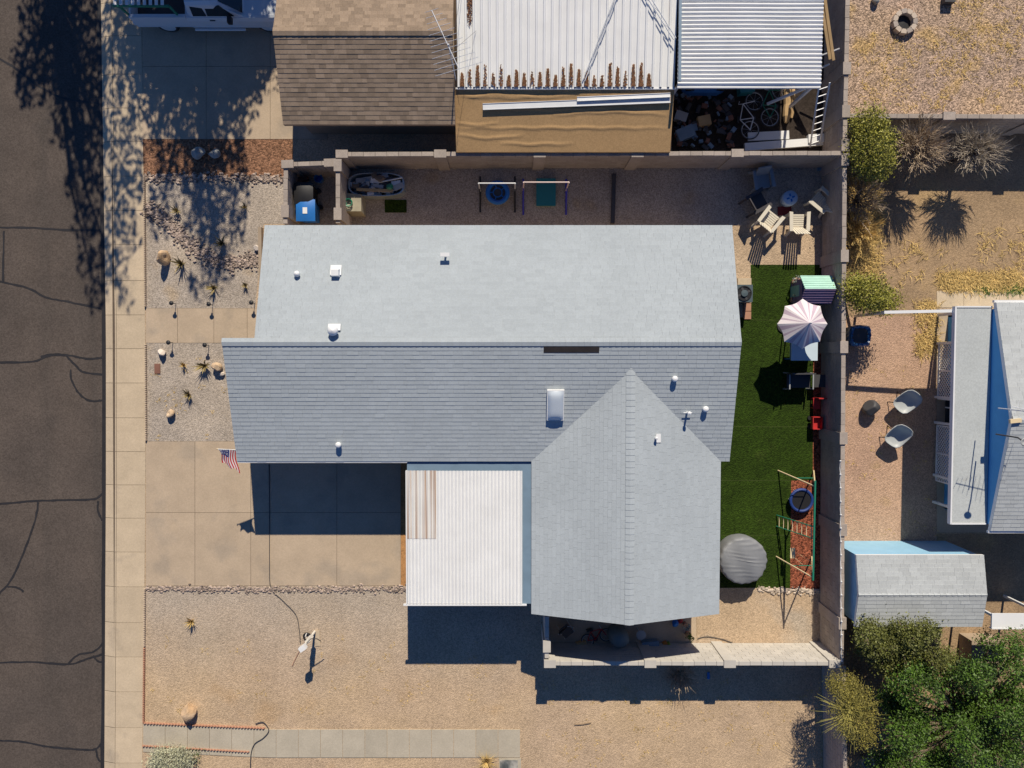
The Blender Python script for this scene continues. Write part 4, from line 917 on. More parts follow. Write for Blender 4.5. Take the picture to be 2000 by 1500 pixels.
# swing set
hs=1.9; A,B=P(1592,950,hs),P(1588,1128,hs); sx=A.x; rt=T('swing_set','green and cream metal swing set with ladder beside red mulch','swing set',((A.x+B.x)/2,(A.y+B.y)/2,0))
MB().tube([A+Vector((0,.2,0)),B-Vector((0,.1,0))],.035,8).obj('top_beam',m_green,rt)
for q in (A,B):
    for dx in (-.57,.85*.9):
        f=Vector((q.x+dx,q.y+.25 if q is A else q.y+.2,0)); MB().tube([q,f],.026,6).obj('leg',m_cream,rt)
    MB().tube([Vector((q.x-.3,q.y+.12,.9)),Vector((q.x+.4,q.y+.12,.9))],.015).obj('cross_brace',m_green,rt)
la,lb=P(1517,1006,0.05),P(1588,1020,1.85); 
for dy in (0,-.42): MB().tube([la+Vector((0,dy,0)),Vector((sx-.02,la.y+dy,1.85))],.02).obj('ladder_rail',m_green,rt)
for k in range(8): t_=(k+.6)/8; q=la.lerp(Vector((sx-.02,la.y,1.85)),t_); MB().tube([q,q+Vector((0,-.42,0))],.014).obj('rung',m_cream,rt)
s0=Vector((sx,P(0,1085,1).y,1.9)); 
for dx in (0,.0): pass
MB().tube([s0,s0+Vector((-.25,.1,-1.2))],.006,4).obj('chain',m_cream,rt); MB().tube([s0+Vector((0,-.4,0)),s0+Vector((-.25,-.1,-1.2))],.006,4).obj('chain',m_cream,rt); MB().box(s0+Vector((-.25,0,-1.22)),(.18,.38,.03)).obj('swing_seat',m_cream,rt)
p=P(1565,977,.25); p.z=0; rt=T('mini_trampoline','small round trampoline with blue padded rim by the swing set','trampoline',p)
MB().ring(p+Vector((0,0,.26)),.40,.055,28,8).obj('padded_rim',M('navy',(.015,.045,.20),.5,.05),rt); MB().lathe(p+Vector((0,0,.255)),[(.38,0),(.38,.01),(0,.005)],28).obj('jumping_mat',m_black,rt)
for k in range(6): a=k*1.047; MB().tube([p+Vector((.38*math.cos(a),.38*math.sin(a),.25)),p+Vector((.38*math.cos(a),.38*math.sin(a),0))],.015).obj('leg',m_alu,rt)
# covered hot tub
p=P(1452,1095,.75); p.z=0; mb=MB(); n=96; rows=[]
prof=[(.80,.0),(.84,.15),(.86,.35),(.87,.6),(.865,.72),(.85,.78)]+[(.85*(1-i/22),.80+.13*(1-(1-i/22)**2)**.8) for i in range(1,23)]
vs=[]
for j,(r,z) in enumerate(prof):
    for k in range(n):
        a=2*math.pi*k/n; x,y=r*math.cos(a),r*math.sin(a); f=.011*max(0,math.sin(y*42+2.2*math.sin(x*2.3+y*4)+x*2.0))**2*(.5+.5*math.sin(x*4+y*11))*(1 if z>.78 else .2)*(1-.5*abs(x))+.014*math.sin(19*a+2*z)*(1 if z<.8 else 0)+.01*math.sin(x*7+y*3)
        vs.append((p.x+x*(1+f*.3),p.y+y*(1+f*.3),max(0,z+f*2.2)))
tag(mb.add(vs,[(j*n+k,j*n+(k+1)%n,(j+1)*n+(k+1)%n,(j+1)*n+k) for j in range(len(prof)-1) for k in range(n)]).obj('covered_hot_tub',m_tarp,smooth=True),'round hot tub under a wrinkled grey cover at the house corner','hot tub')
# ================================================================ porch clutter under the gable
def stool(px,py,mat,label):
    p=P(px,py,.4); p.z=0; rt=T('stool',label,'stool',p); MB().lathe(p+Vector((0,0,.4)),[(.17,0),(.18,.03),(0,.05)],18).obj('seat',mat,rt)
    for k in range(3): a=k*2.09; MB().tube([p+Vector((.1*math.cos(a),.1*math.sin(a),.4)),p+Vector((.17*math.cos(a),.17*math.sin(a),0))],.015).obj('leg',m_alu,rt)
stool(1252,1240,m_grey,'round grey stool in the porch shade')
p=P(1208,1243,.5); p.z=0; rt=T('covered_grill','grey-green cover draped over a grill in the porch shade','grill',p)
MB().lathe(p,[(.36,0),(.38,.5),(.34,.85),(.2,.98),(0,1.0)],20,sy=.85).obj('cover',M('grill_cover',(.16,.2,.2),.6,.15,3),rt,True)
def foldchair(px,py,rz,label):
    p=P(px,py,.4); rt=T('folding_chair',label,'chair',(0,0,0))
    for s in (-.22,.22): MB().tube([(s,-.25,0),(s,.05,.45),(s,.25,.85)],.012).obj('frame',m_alu,rt); MB().tube([(s,.25,0),(s,-.2,.45)],.012).obj('leg',m_alu,rt)
    MB().box((0,0,.43),(.42,.4,.02)).obj('seat',m_dark,rt); MB().box((0,.2,.72),(.42,.02,.22)).obj('backrest',m_dark,rt)
    rt.location=(p.x,p.y,0); rt.rotation_euler.z=rz
foldchair(1106,1232,.7,'folding chair with bright tube frame at the porch end by the short wall')
bike('child bicycle lying on the shaded porch slab',1165,1243,.3,m_red,.7)
boxes('toy_truck','yellow-green toy dump truck at the edge of the porch shade','toy',1305,1262,(.22,.34,.2),.5,M('lime',(.32,.42,.03),.5,.05),False)
boxes('toy_block','orange toy box beside the lime toy truck','toy',1298,1255,(.17,.15,.2),.5,M('orange_plastic',(.6,.2,.03),.5,.05),False)
for px,py,r,mt,lb in ((1318,1217,.14,m_blue,'blue ball under the gable eave'),(1328,1212,.11,m_red,'red ball next to the blue ball')):
    p=P(px,py,r); tag(MB().rock((p.x,p.y,r),(r,r,r),1,3,0).obj('play_ball',mt,smooth=True),lb,'ball')
potplant('potted plant in a terracotta pot at the porch edge by the sunny patch',1345,1241,m_leafg,.14,60)
potplant('small potted succulent standing at the porch corner beside the wall shadow',1340,1222,m_dusty,.12,50)
boxes('storage_tote','dark tote pushed under the porch behind the grill','tote',1268,1258,(.6,.4,.3),.1,m_bluegrey)
boxes('crate','low wooden crate on the porch near the folding chair','crate',1135,1258,(.4,.3,.2),.2,m_wood,False)
tag(MB().tube([P(1383,1318)+Vector((0,.12,.05)),P(1383,1318)+Vector((0,-.12,.05))],[.05,.055],8).obj('plastic_bottle',m_blue),'blue plastic bottle in the shade behind the south wall','bottle')
# ================================================================ vegetation helpers
def blades(mb,p,n,L,spread,wd=.03,curl=.3,mi=0):
    for k in range(n):
        a=R(0,6.28); t=R(.15,1)*spread; l=L*R(.6,1.1); d=Vector((math.cos(a)*t,math.sin(a)*t,1)).normalized(); s_=Vector((-math.sin(a),math.cos(a),0))*wd*R(.7,1.2)
        m_=p+d*l*.55; e=p+d*l+Vector((math.cos(a),math.sin(a),-.5))*curl*l*t
        mb.add([p-s_*.8,p+s_*.8,m_+s_,m_-s_,e],[(0,1,2,3),(3,2,4)],mi)
def agave(px,py,s,label,mat=None,grp=None):
    p=P(px,py); mb=MB(); blades(mb,p+Vector((0,0,.01)),30,.46*s,.85,.016*s+.006,.2); rt=T('desert_plant',label,'plant',p,grp); mb.obj('leaf_rosette',mat or m_agave,rt); MB().lathe(p,[(.05*s,0),(.06*s,.05),(0,.07)],8).obj('crown_base',m_bark,rt)
agave(347,413,.8,'spiky desert plant at the edge of the dappled shade beside the stream of rocks')
agave(357,516,1.1,'large spiky plant beside the tall wedge-shaped boulder')
agave(436,477,1.0,'spiky plant in tree shade touching the stream of rocks')
agave(419,563,.9,'spiky plant in the north gravel bed near the front walk lamps')
agave(481,558,.6,'small spiky plant in the north gravel bed nearest the house wall')
agave(480,405,.6,'small spiky plant alone near the bin enclosure corner')
agave(361,714,.6,'small reddish spiky plant in the middle gravel bed',m_straw)
agave(402,714,1.1,'large spiky plant touching the round tan boulder')
agave(371,771,.85,'spiky plant standing alone in the middle gravel bed')
agave(376,1212,.9,'thin yellow spiky plant alone in the south gravel yard',m_straw)
def boulder(px,py,rx,ry,rz,seed,mat,label):
    p=P(px,py,rz*.6); tag(MB().rock((p.x,p.y,rz*.62),(rx,ry,rz),seed,2,.7).obj('boulder',mat,smooth=False),label,'boulder')
boulder(320,503,.20,.30,.36,3,m_boul,'tall wedge-shaped tan boulder casting a pointed shadow')
boulder(315,690,.14,.16,.2,5,m_boulw,'small white boulder near the utility lid')
boulder(423,717,.2,.2,.22,7,m_boul,'round tan boulder beside a spiky plant at the roof edge')
boulder(434,731,.1,.09,.1,9,m_boulw,'small pale stone next to the round tan boulder')
boulder(331,808,.2,.18,.2,11,m_boul,'tan boulder alone near the driveway side of the middle gravel bed')
boulder(367,1393,.30,.28,.3,13,m_boul,'large pale boulder resting by the terracotta edging')
boulder(389,300,.27,.24,.24,15,m_boulg,'larger grey boulder on the brown mulch strip')
boulder(420,300,.20,.18,.2,17,m_boulg,'smaller grey boulder on the brown mulch strip')
boulder(502,484,.12,.12,.14,19,m_boulw,'pale stone at the foot of the planter wall')
# path lights
for px,py,lb in ((335,592,'along the north edge of the front walk, street end'),(408,594,'along the north edge of the front walk, middle'),(491,591,'along the north edge of the front walk, house end'),
    (329,669,'south of the front walk near the white boulder'),(400,674,'south of the front walk, at its second slab joint'),(453,664,'south of the front walk just before the roof'),(474,665,'south of the front walk at the roof corner')):
    p=P(px,py,.35); p.z=0; rt=T('path_light','small black path light '+lb,'path light',p,'path lights')
    MB().tube([p,p+Vector((0,0,.36))],.012,6).obj('stake',m_black,rt); MB().lathe(p+Vector((0,0,.34)),[(.04,0),(.085,.03),(.07,.05),(0,.075)],12).obj('cap',m_black,rt); MB().lathe(p+Vector((0,0,.27)),[(.035,0),(.04,.07)],8).obj('lens',m_grey,rt)
tag(MB().box((*P(308,720).xy,.02),(.21,.36,.04)).obj('utility_lid',m_brown),'rectangular rusty brown utility lid in the middle gravel bed','lid')
# flag on the corner of the carport eave
A=P(465,879,2.25); B=P(424,877,2.5); rt=T('flag','american flag hanging from a short pole at the carport roof corner','flag',A)
MB().tube([A,B],.014,6).obj('pole',m_white,rt); MB().rock(B,(.03,.03,.03),1,1,0).obj('finial',m_cream,rt)
m_fr=M('flag_red',(.50,.025,.035),.8,0); m_fw=M('flag_white',(.72,.70,.68),.8,0); m_fb=M('flag_blue',(.025,.04,.19),.8,0)
mb=MB(); nu,nv=26,26; G={}
for i in range(nu+1):
    for j in range(nv+1):
        u,v=i/nu,j/nv; h=B.lerp(A,.05+.85*u); G[i,j]=h+Vector((.10*v*(1-u)+.04*math.sin(v*5+u*3)+.12*v*u*0,-(.80-.30*(1-u))*v**1.05+.05*math.sin(u*11)*v,-.2*v**.95+.03*math.sin(u*9+2)*v))
for i in range(nu):
    for j in range(nv):
        st=i//2; canton=st<7 and j<nv*.40
        mb.add([G[i,j],G[i+1,j],G[i+1,j+1],G[i,j+1]],[(0,1,2,3)],2 if canton else (0 if st%2==0 else 1))
fc=mb.obj('cloth',[m_fr,m_fw,m_fb],rt)
mb=MB()
for i in range(5):
    for j in range(4):
        for sg in (-1,1):
            c0=G[1+int(i*2.7),1+int(j*2.5)]; n_=(G[2+int(i*2.7),1+int(j*2.5)]-c0).cross(G[1+int(i*2.7),2+int(j*2.5)]-c0).normalized(); q=c0+n_*.006*sg
            ax=(G[2+int(i*2.7),1+int(j*2.5)]-c0).normalized(); ay=n_.cross(ax); mb.add([q+(ax*math.cos(a)+ay*math.sin(a))*(.022 if k%2==0 else .009) for k,a in enumerate([math.pi*z/5 for z in range(10)])],[tuple(range(10))])
mb.obj('stars',m_fw,fc)
# utility pedestal with hose and cable
p=P(615,1233); hT=1.3; rt=T('service_post','leaning white service post with meter box in the south yard','post',p)
MB().tube([p,p+Vector((-.02,-.03,hT))],.045,8).obj('post',m_plas,rt); MB().box(p+Vector((-.06,-.08,hT+.02)),(.24,.17,.2),.6).obj('meter_box',m_white,rt); MB().box(p+Vector((.02,.03,.8)),(.14,.12,.5),.6).obj('conduit_box',m_plas,rt)
MB().tube([p+Vector((0,0,1.1)),p+Vector((.18,.18,1.15)),p+Vector((.36,.12,1.0)),p+Vector((.44,-.05,.8))],.016,5).obj('bent_pipe',m_dark,rt); MB().tube([p+Vector((0,0,.9)),p+Vector((-.06,.22,1.0)),p+Vector((-.03,.3,.95))],.02,5).obj('elbow_pipe',m_plas,rt)
tag(MB().box((*P(620,1246).xy,.015),(.2,.6,.03),.05).obj('concrete_pad',m_walk),'small tan concrete pad beside the white service post','pad')
mb=MB(); c=P(600,1242)
for k in range(4): mb.ring(c+Vector((R(-.015,.015),R(-.015,.015),.02+.025*k)),.14-.01*k,.016,20,5)
tag(mb.obj('cable_coil',m_black),'black coiled cable lying beside the white service post','cable')
def cable(label,pts,r,mat,name='cable',z=.03):
    q=[]
    for i in range(len(pts)-1):
        p0,p1,p2,p3=(Vector(pts[max(i-1,0)]),Vector(pts[i]),Vector(pts[i+1]),Vector(pts[min(i+2,len(pts)-1)]))
        for k in range(5): t=k/5; q.append(.5*((2*p1)+(p2-p0)*t+(2*p0-5*p1+4*p2-p3)*t*t+(3*p1-p0-3*p2+p3)*t**3))
    q.append(Vector(pts[-1])); tag(MB().tube([P(a.x,a.y)+Vector((0,0,z)) for a in q],r,5).obj(name,mat),label,name)
cable('thin dark cable running down the driveway joint to the service post',[(526,907),(527,1000),(527,1100),(530,1148),(552,1172),(578,1200),(585,1230),(587,1256)],.014,m_dark)
cable('dark garden hose looping across the stepping path',[(500,1412),(515,1409),(526,1425),(515,1440),(498,1452),(491,1475),(490,1520)],.016,m_dark,'hose',.06)
cable('copper coloured rod lying near the service post',[(590,1262),(578,1285),(571,1300)],.012,m_terra,'rod')
cable('dark curved stick on the open south gravel',[(1122,1415),(1138,1414),(1154,1411)],.02,m_bark,'stick')
cable('dark thin hose on the sunny patch by the south wall',[(1362,1247),(1380,1243),(1410,1248),(1430,1255)],.014,m_dark,'hose')
# ================================================================ shrubs and trees
def bush(name,label,blobs,n,size,mat,cat='shrub',stem=True,up=.4,limb=m_bark,base=None):
    """blobs: (px,py,h,rx,ry,rz) crown lobes in photo position + metres"""
    cs=[(P(a,b,h),rx,ry,rz) for a,b,h,rx,ry,rz in blobs]; c0=cs[0][0]; b0=base or Vector((c0.x,c0.y,0)); rt=T(name,label,cat,b0)
    mb=MB(); tot=sum(rx*ry for _,rx,ry,_ in cs)
    for c,rx,ry,rz in cs:
        k=int(n*rx*ry/tot); ncl=max(4,k//14)
        for q in range(ncl):
            while 1:
                d=Vector((R(-1,1),R(-1,1),R(-1,1)))
                if .35<d.length<1: break
            cc=c+Vector((d.x*rx,d.y*ry,d.z*rz)); sp=size*R(.9,2.2)
            for z in range(14): mb.leaf(cc+Vector((random.gauss(0,sp),random.gauss(0,sp),random.gauss(0,sp*.7))),size,up=up)
    mb.obj('crown',mat,rt)
    if stem:
        mb=MB()
        for c,rx,ry,rz in cs:
            m_=b0.lerp(c,.5)+Vector((R(-.1,.1),R(-.1,.1),.1)); mb.tube([b0,m_,c],[.07,.05,.02],6)
            for q in range(5): e=c+Vector((R(-.8,.8)*rx,R(-.8,.8)*ry,R(-.4,.8)*rz)); mb.tube([m_.lerp(c,R(.3,1)),e],[.025,.008],5)
        mb.obj('trunk',limb,rt)
    return rt
def twigtree(name,label,px,py,h,r,n,mat,base=None,cat='tree',flat=.6):
    c=P(px,py,h); b0=P(*base) if base else Vector((c.x,c.y,0)); rt=T(name,label,cat,b0); tr=MB(); tw=MB()
    fork=Vector((c.x,c.y,h*(.5 if h>1.2 else .3)))
    tr.tube([b0,b0.lerp(fork,.6)+Vector((.05,.03,0)),fork],[.09,.075,.06],7)
    for k in range(n):
        a=R(0,6.28); el=R(.1,1.3); L_=r*R(.6,1.1); d=Vector((math.cos(a)*math.cos(el),math.sin(a)*math.cos(el),math.sin(el)*flat+.15)); m1=fork+d*L_*.45+Vector((R(-.1,.1),R(-.1,.1),R(0,.15))); e=fork+d*L_+Vector((R(-.15,.15),R(-.15,.15),R(-.1,.3)))
        (tr if k<14 else tw).tube([fork,m1,e],[.03 if k<14 else .014,.014 if k<14 else .008,.004],4)
        for q in range(11):
            s0=m1.lerp(e,R(0,.9)); dd=(e-m1).normalized()+Vector((R(-.8,.8),R(-.8,.8),R(-.3,.8))); s1=s0+dd*R(.1,.28); tw.tube([s0,s0.lerp(s1,.5)+Vector((R(-.03,.03),R(-.03,.03),0)),s1],[.011,.008,.004],3)
    tr.obj('trunk',m_bark,rt); tw.obj('crown',mat,rt)
bush('shrub','tall yellow-green shrub at the corner of the two block walls',[(1700,290,1.9,.75,.95,.8),(1695,240,2.0,.5,.5,.6),(1712,325,1.6,.5,.5,.6)],11000,.075,m_leafy)
bush('shrub','sprawling yellow-green shrub leaning over the wall beside the playhouse',[(1695,575,1.8,.65,.6,.6),(1725,590,1.5,.6,.4,.45),(1665,560,1.7,.35,.4,.4)],9000,.075,m_leafy)
twigtree('bare_tree','wide leafless brown tree in the shadow of the yard wall',1822,272,2.2,1.05,150,m_twig)
twigtree('bare_tree','rounder leafless grey tree in the shadow of the yard wall',1945,280,2.3,.95,150,M('twig_grey',(.36,.31,.25),.95,.1,4,isl=.3))
twigtree('dry_shrub','scraggly dry brush below the tall yellow-green shrub',1690,385,.9,1.0,70,m_twig,cat='shrub')
twigtree('dry_shrub','straw-coloured dry brush along the wall beside the dirt yard',1680,450,.6,.9,70,m_straw,cat='shrub')
twigtree('dry_shrub','dead bush lying in the shade of the pale south wall',1325,1320,.25,.5,45,m_twig,cat='shrub')
def lobes(foot, n, h0, h1, r0, r1):
    out=[]
    for k in range(n):
        x,y,rx,ry=random.choice(foot); a=R(0,6.28); t=math.sqrt(R(0,1)); r=R(r0,r1); out.append((x+rx*t*math.cos(a),y+ry*t*math.sin(a),h0+(h1-h0)*(1-t*t)*R(.6,1)+R(-.15,.15),r,r*R(.7,1.1),r*R(.5,.8)))
    return out
bush('olive_tree','dense olive-green conifer in front of the blue shed',lobes([(1735,1215,55,40),(1790,1240,60,45),(1700,1250,28,45),(1830,1290,28,20),(1745,1265,60,35)],46,1.7,3.0,.22,.42),24000,.075,m_leafo,'tree',base=P(1750,1260,0))
bush('citrus_tree','large glossy green tree filling the yard corner',lobes([(1800,1350,75,60),(1925,1310,90,60),(2000,1300,60,70),(1870,1430,110,75),(1970,1430,90,90),(1780,1455,60,60),(1920,1510,110,60),(2060,1420,70,100),(1760,1520,60,50)],120,1.6,3.6,.28,.55),74000,.085,m_leafg,'tree',base=P(1890,1400))
pv=bush('palo_verde_tree','feathery yellow-green tree reaching over the south end of the wall',[(1665,1385,2.4,.8,1.05,.6),(1645,1340,2.3,.5,.5,.5),(1685,1430,2.2,.55,.6,.5),(1630,1330,2.2,.35,.2,.2)],9000,.055,M('palo_leaf',(.22,.19,.035),.7,.15,1.5,isl=.4),'tree',limb=M('palo_bark',(.30,.27,.08),.8,.1),base=P(1672,1360))
mb=MB(); c=P(1660,1385,2.3)
for k in range(120):
    a=R(0,6.28); e=c+Vector((math.cos(a)*R(.6,1.3),math.sin(a)*R(.7,1.5),R(-.4,.4))); mb.tube([c,c.lerp(e,.5)+Vector((0,0,.15)),e],[.016,.01,.003],3)
mb.obj('twigs',bpy.data.materials['palo_bark'],pv)
bush('sage_bush','pale grey-green sage bush by the terracotta edging',[(332,1490,.45,.85,.6,.42)],7000,.06,m_leafs,stem=True,up=.8)
bush('small_green_weed','bright green weed at the side of the sage bush',[(382,1478,.15,.12,.25,.12)],150,.06,m_leafg,stem=False,cat='plant')
p=P(951,1484); mb=MB(); blades(mb,p,160,.5,1.1,.008,.5); rt=T('dry_grass_tuft','tan dry grass tuft at the path corner','grass',p); mb.obj('blades',m_straw,rt)
tag(MB().box((*P(994,1494).xy,.045),(.68,.42,.03)).obj('doormat',M('mat_worn',(.10,.11,.11),.9,.4,5,c2=(.42,.40,.36))),'worn dark doormat at the end of the stepping path','mat')
# dry grass and weeds, uncountable
def weeds(name,label,areas,mat,L=.14,wd=.008):
    mb=MB()
    for (x0,y0,x1,y1,n) in areas:
        for k in range(n):
            cx_,cy_=R(x0,x1),R(y0,y1); c=P(cx_,cy_)
            for q in range(5): blades(mb,c+Vector((random.gauss(0,.09),random.gauss(0,.09),.005)),2,L,2.6,wd,.3)
    tag(mb.obj(name,mat,kind='stuff'),label,'weeds')
weeds('dry_weeds','straw-coloured dry weeds scattered over the gravel yard with fire ring',[(1660,70,1760,215,40),(1760,80,2000,215,90),(1850,0,2000,90,60)],m_straw)
weeds('dry_grass','golden dry grass fringing the rear concrete walk and dirt yard',[(1835,535,2000,566,260),(1790,590,1830,690,130),(1655,340,1720,540,330),(1900,450,2000,540,30),(1700,470,1900,560,25)],m_straw,.2,.009)
weeds('low_weeds','sparse straw weeds in the pink gravel and south yard',[(1650,690,1830,1060,40),(284,1240,1000,1400,40),(1060,1330,1620,1490,70),(300,700,450,860,14)],m_straw,.08,.007)
weeds('green_grass_edge','thin green grass along the rear concrete walk',[(1905,563,2000,567,60)],m_leafg,.12,.01)
# ================================================================ gravel yard: fire ring
c=P(1772,38,.3); rt=T('fire_ring','round stone-block fire ring on the mixed gravel yard','fire pit',(c.x,c.y,0))
for k in range(11):
    a=2*math.pi*k/11; MB().box((c.x+.36*math.cos(a),c.y+.36*math.sin(a),.1),(.16,.2,.2),a).obj('stone_block',m_rockw if k%3 else m_block,rt)
MB().lathe((c.x,c.y,.0),[(.29,.012),(0,.02)],20).obj('ash_bed',m_black,rt)
p=P(1707,3); tag(MB().rock((p.x,p.y,.1),(.13,.17,.14),4,2).obj('boulder',m_boulg),'dark rounded stone near the fire ring and wall','boulder')
boxes('planter_box','square dark planter box at the far side of the fire ring','planter',1848,2,(.38,.3,.25),0,m_dark,False)
# blue plastic wrapped bin
p=P(1676,656,.6); p.z=0; rt=T('bin','square bin lined with crumpled blue plastic beside the wall','bin',p)
MB().hexa([p+Vector((i*.28,j*.28,0)) for i,j in ((-1,-1),(1,-1),(1,1),(-1,1))],[p+Vector((i*.34,j*.34,.75)) for i,j in ((-1,-1),(1,-1),(1,1),(-1,1))]).obj('body',m_dark,rt)
mb=MB(); n=36; vs=[]
for j,(r,z) in enumerate(((.24,.5),(.27,.76),(.35,.82),(.39,.74),(.38,.5))):
    for k in range(n):
        a=2*math.pi*k/n; sq=1/max(abs(math.cos(a)),abs(math.sin(a)))**.6; q=1+R(-.04,.04); vs.append(p+Vector((r*sq*q*math.cos(a),r*sq*q*math.sin(a),z+R(-.03,.03))))
mb.add(vs,[(j*n+k,j*n+(k+1)%n,(j+1)*n+(k+1)%n,(j+1)*n+k) for j in range(4) for k in range(n)]); mb.obj('plastic_liner',M('blue_film',(.03,.12,.28),.2,.2,6),rt)
# grey tub chairs
def tub(label,px,py,rz):
    rt=T('tub_chair',label,'chair',(0,0,0),None); n=20; vs=[]
    rows=[(.26,.40,0),(.27,.42,1),(.34,.62,1),(.37,.80,1),(.35,.80,1),(.30,.60,1),(.22,.46,1),(.0,.43,0)]
    for r,z,hi in rows:
        for k in range(n):
            a=2*math.pi*k/n; back=.5+.5*math.cos(a-math.pi/2); zz=.40+(z-.40)*(.2+1.0*back**1.5 if hi else 1); sq=1/(abs(math.cos(a))**4+abs(math.sin(a))**4)**.25; vs.append((r*math.cos(a)*sq*.98,r*math.sin(a)*sq+(.10 if hi else 0)*back*(z-.4)*2,zz))
    MB().add(vs,[(j*n+k,j*n+(k+1)%n,(j+1)*n+(k+1)%n,(j+1)*n+k) for j in range(7) for k in range(n)]).obj('shell',M('tub_grey',(.42,.45,.46),.5,.04) if 'tub_grey' not in bpy.data.materials else bpy.data.materials['tub_grey'],rt,True)
    for i in (-1,1):
        for j in (-1,1): MB().tube([(i*.16,j*.16,.41),(i*.26,j*.26,0)],.018).obj('leg',m_black,rt)
    q=P(px,py,.5); rt.location=(q.x,q.y,0); rt.rotation_euler.z=rz
tub('grey tub chair on the pink gravel, closer to the neighbouring patio roof',1767,786,-.75)
tub('grey tub chair on the pink gravel, closer to the long block wall',1750,853,-.6)
p=P(1700,797,.2); tag(MB().rock((p.x,p.y,.27),(.31,.31,.28),2,3,.05).obj('fabric_pouf',m_dark,smooth=True),'round black pouf beside the grey tub chairs','pouf')
# ================================================================ east neighbour house
hf=2.4; f0,f1=P(1868,601,hf),P(1927,1021,hf)
eh=T('house','white house with pale shingle gable and flat patio roof','house',(f1.x+2,(f0.y+f1.y)/2,0))
MB().prism([(f0.x,f1.y),(f1.x,f1.y),(f1.x,f0.y),(f0.x,f0.y)],hf-.14,hf).obj('patio_roof',M('flat_roof_white',(.45,.48,.48),.9,.05,1,spk=.08,spks=30,patch=[((.36,.34,.30),1.2,.68)]),eh)
MB().box((f0.x-.03,(f0.y+f1.y)/2,hf-.06),(.05,f0.y-f1.y+.1,.17)).obj('fascia',m_white,eh)
for y in (f0.y+.03,f1.y-.03): MB().box(((f0.x+f1.x)/2,y,hf-.06),(f1.x-f0.x,.05,.17)).obj('fascia',m_white,eh)
ga,gb,gm=P(1938,591,2.6),P(1934,1037,2.6),P(1972,822,3.45); xw=f1.x+.02; ym=(ga.y+gb.y)/2; hr2=3.5; hw=(ga.y-gb.y)/2
xe=xw+8
Lr=math.hypot(hw,hr2-2.6)
for y0,s in ((ga.y,-1),(gb.y,1)):
    slope(eh,'shingles',(xw-.02,y0,2.6),(1,0,0),(0,s*hw,hr2-2.6),Lr,lambda w_:0,lambda w_:8,m_shw,tab=.33)
    MB().hexa([(xw-.02,y0,2.46),(xe,y0,2.46),(xe,ym,hr2-.14),(xw-.02,ym,hr2-.14)],[(xw-.02,y0,2.597),(xe,y0,2.597),(xe,ym,hr2-.003),(xw-.02,ym,hr2-.003)]).obj('roof_deck',m_white,eh)
ridge_caps(eh,(xw-.02,ym,hr2),(xe,ym,hr2),.12,.03,m_shw)
MB().box(((xw+xe)/2,gb.y-.05,2.5),(8.1,.08,.1)).obj('gutter',m_white,eh)
MB().box(((xw+xe)/2,ga.y+.05,2.5),(8.1,.08,.1)).obj('gutter',m_white,eh)
mb=MB(); v0=[(xw,gb.y+.2,0),(xw,ga.y-.2,0),(xw,ga.y-.2,2.5),(xw,ym,hr2-.15),(xw,gb.y+.2,2.5)]; mb.add(v0+[(x+.15,y,z) for x,y,z in v0],[(0,1,2,3,4),(9,8,7,6,5)]+[(i,(i+1)%5,(i+1)%5+5,i+5) for i in range(5)]); mb.obj('gable_wall',M('gable_shade_blue',(.10,.34,.64),.8,.04),eh)  # pale wall in shade; the blue of that shade is put into its colour
MB().box((xw+4,ga.y-.27,1.2),(8,.12,2.4)).obj('wall',m_stuccow,eh); MB().box((xw+4,gb.y+.27,1.2),(8,.12,2.4)).obj('wall',m_stuccow,eh)
wd_=MB().box((xw-.03,P(0,655,1.2).y,1.3),(.06,1.0,1.1)).obj('window',m_glass,eh); MB().box((xw-.065,P(0,655,1.2).y,1.3),(.02,.04,1.1)).obj('mullion',m_white,wd_)
wd_=MB().box((xw-.03,P(0,800,1.2).y,1.05),(.06,1.6,2.0)).obj('patio_door',m_glass,eh); MB().box((xw-.065,P(0,800,1.2).y,1.05),(.02,.05,2.0)).obj('mullion',m_white,wd_)
# porch posts, rails, lattice
xp=P(1824,800).x
for py in (608,668,782,836,948,1005):
    y=P(1830,py,2.2).y; MB().box((xp+.05,y,1.12),(.09,.09,2.24)).obj('porch_post',m_white,eh); MB().box(((xp+f0.x)/2+.06,y,2.27),(f0.x-xp+.1,.08,.1)).obj('cross_beam',m_white,eh)
def lattice(y0,y1,z0,z1,x,nm='lattice_panel'):
    A=MB(); st=.14; W_=abs(y1-y0); Hh=z1-z0; yl=min(y0,y1)
    fr=MB()
    for z in (z0,z1): fr.box((x,yl+W_/2,z),(.05,W_,.05))
    for y in (yl,yl+W_/2,yl+W_): fr.box((x,y,(z0+z1)/2),(.05,.05,Hh))
    fo=fr.obj(nm,m_white,eh)
    k=-Hh
    while k<W_:
        for s,dx in ((1,.012),(-1,-.012)):
            a=max(0,k); b=min(W_,k+Hh)
            if b-a>.05:
                za,zb=(z0+(a-k),z0+(b-k)) if s==1 else (z1-(a-k),z1-(b-k)); A.bar((x+dx,yl+a,za),(x+dx,yl+b,zb),.02,.035) if False else A.hexa([(x+dx-.006,yl+a-.02,za),(x+dx+.006,yl+a-.02,za),(x+dx+.006,yl+b-.02,zb),(x+dx-.006,yl+b-.02,zb)],[(x+dx-.006,yl+a+.02,za),(x+dx+.006,yl+a+.02,za),(x+dx+.006,yl+b+.02,zb),(x+dx-.006,yl+b+.02,zb)])
        k+=st
    A.obj('laths',m_white,fo,kind='stuff')
lattice(P(0,668,1.2).y,P(0,782,1.2).y,.15,2.1,xp+.05); lattice(P(0,836,1.2).y,P(0,948,1.2).y,.15,2.1,xp+.05)
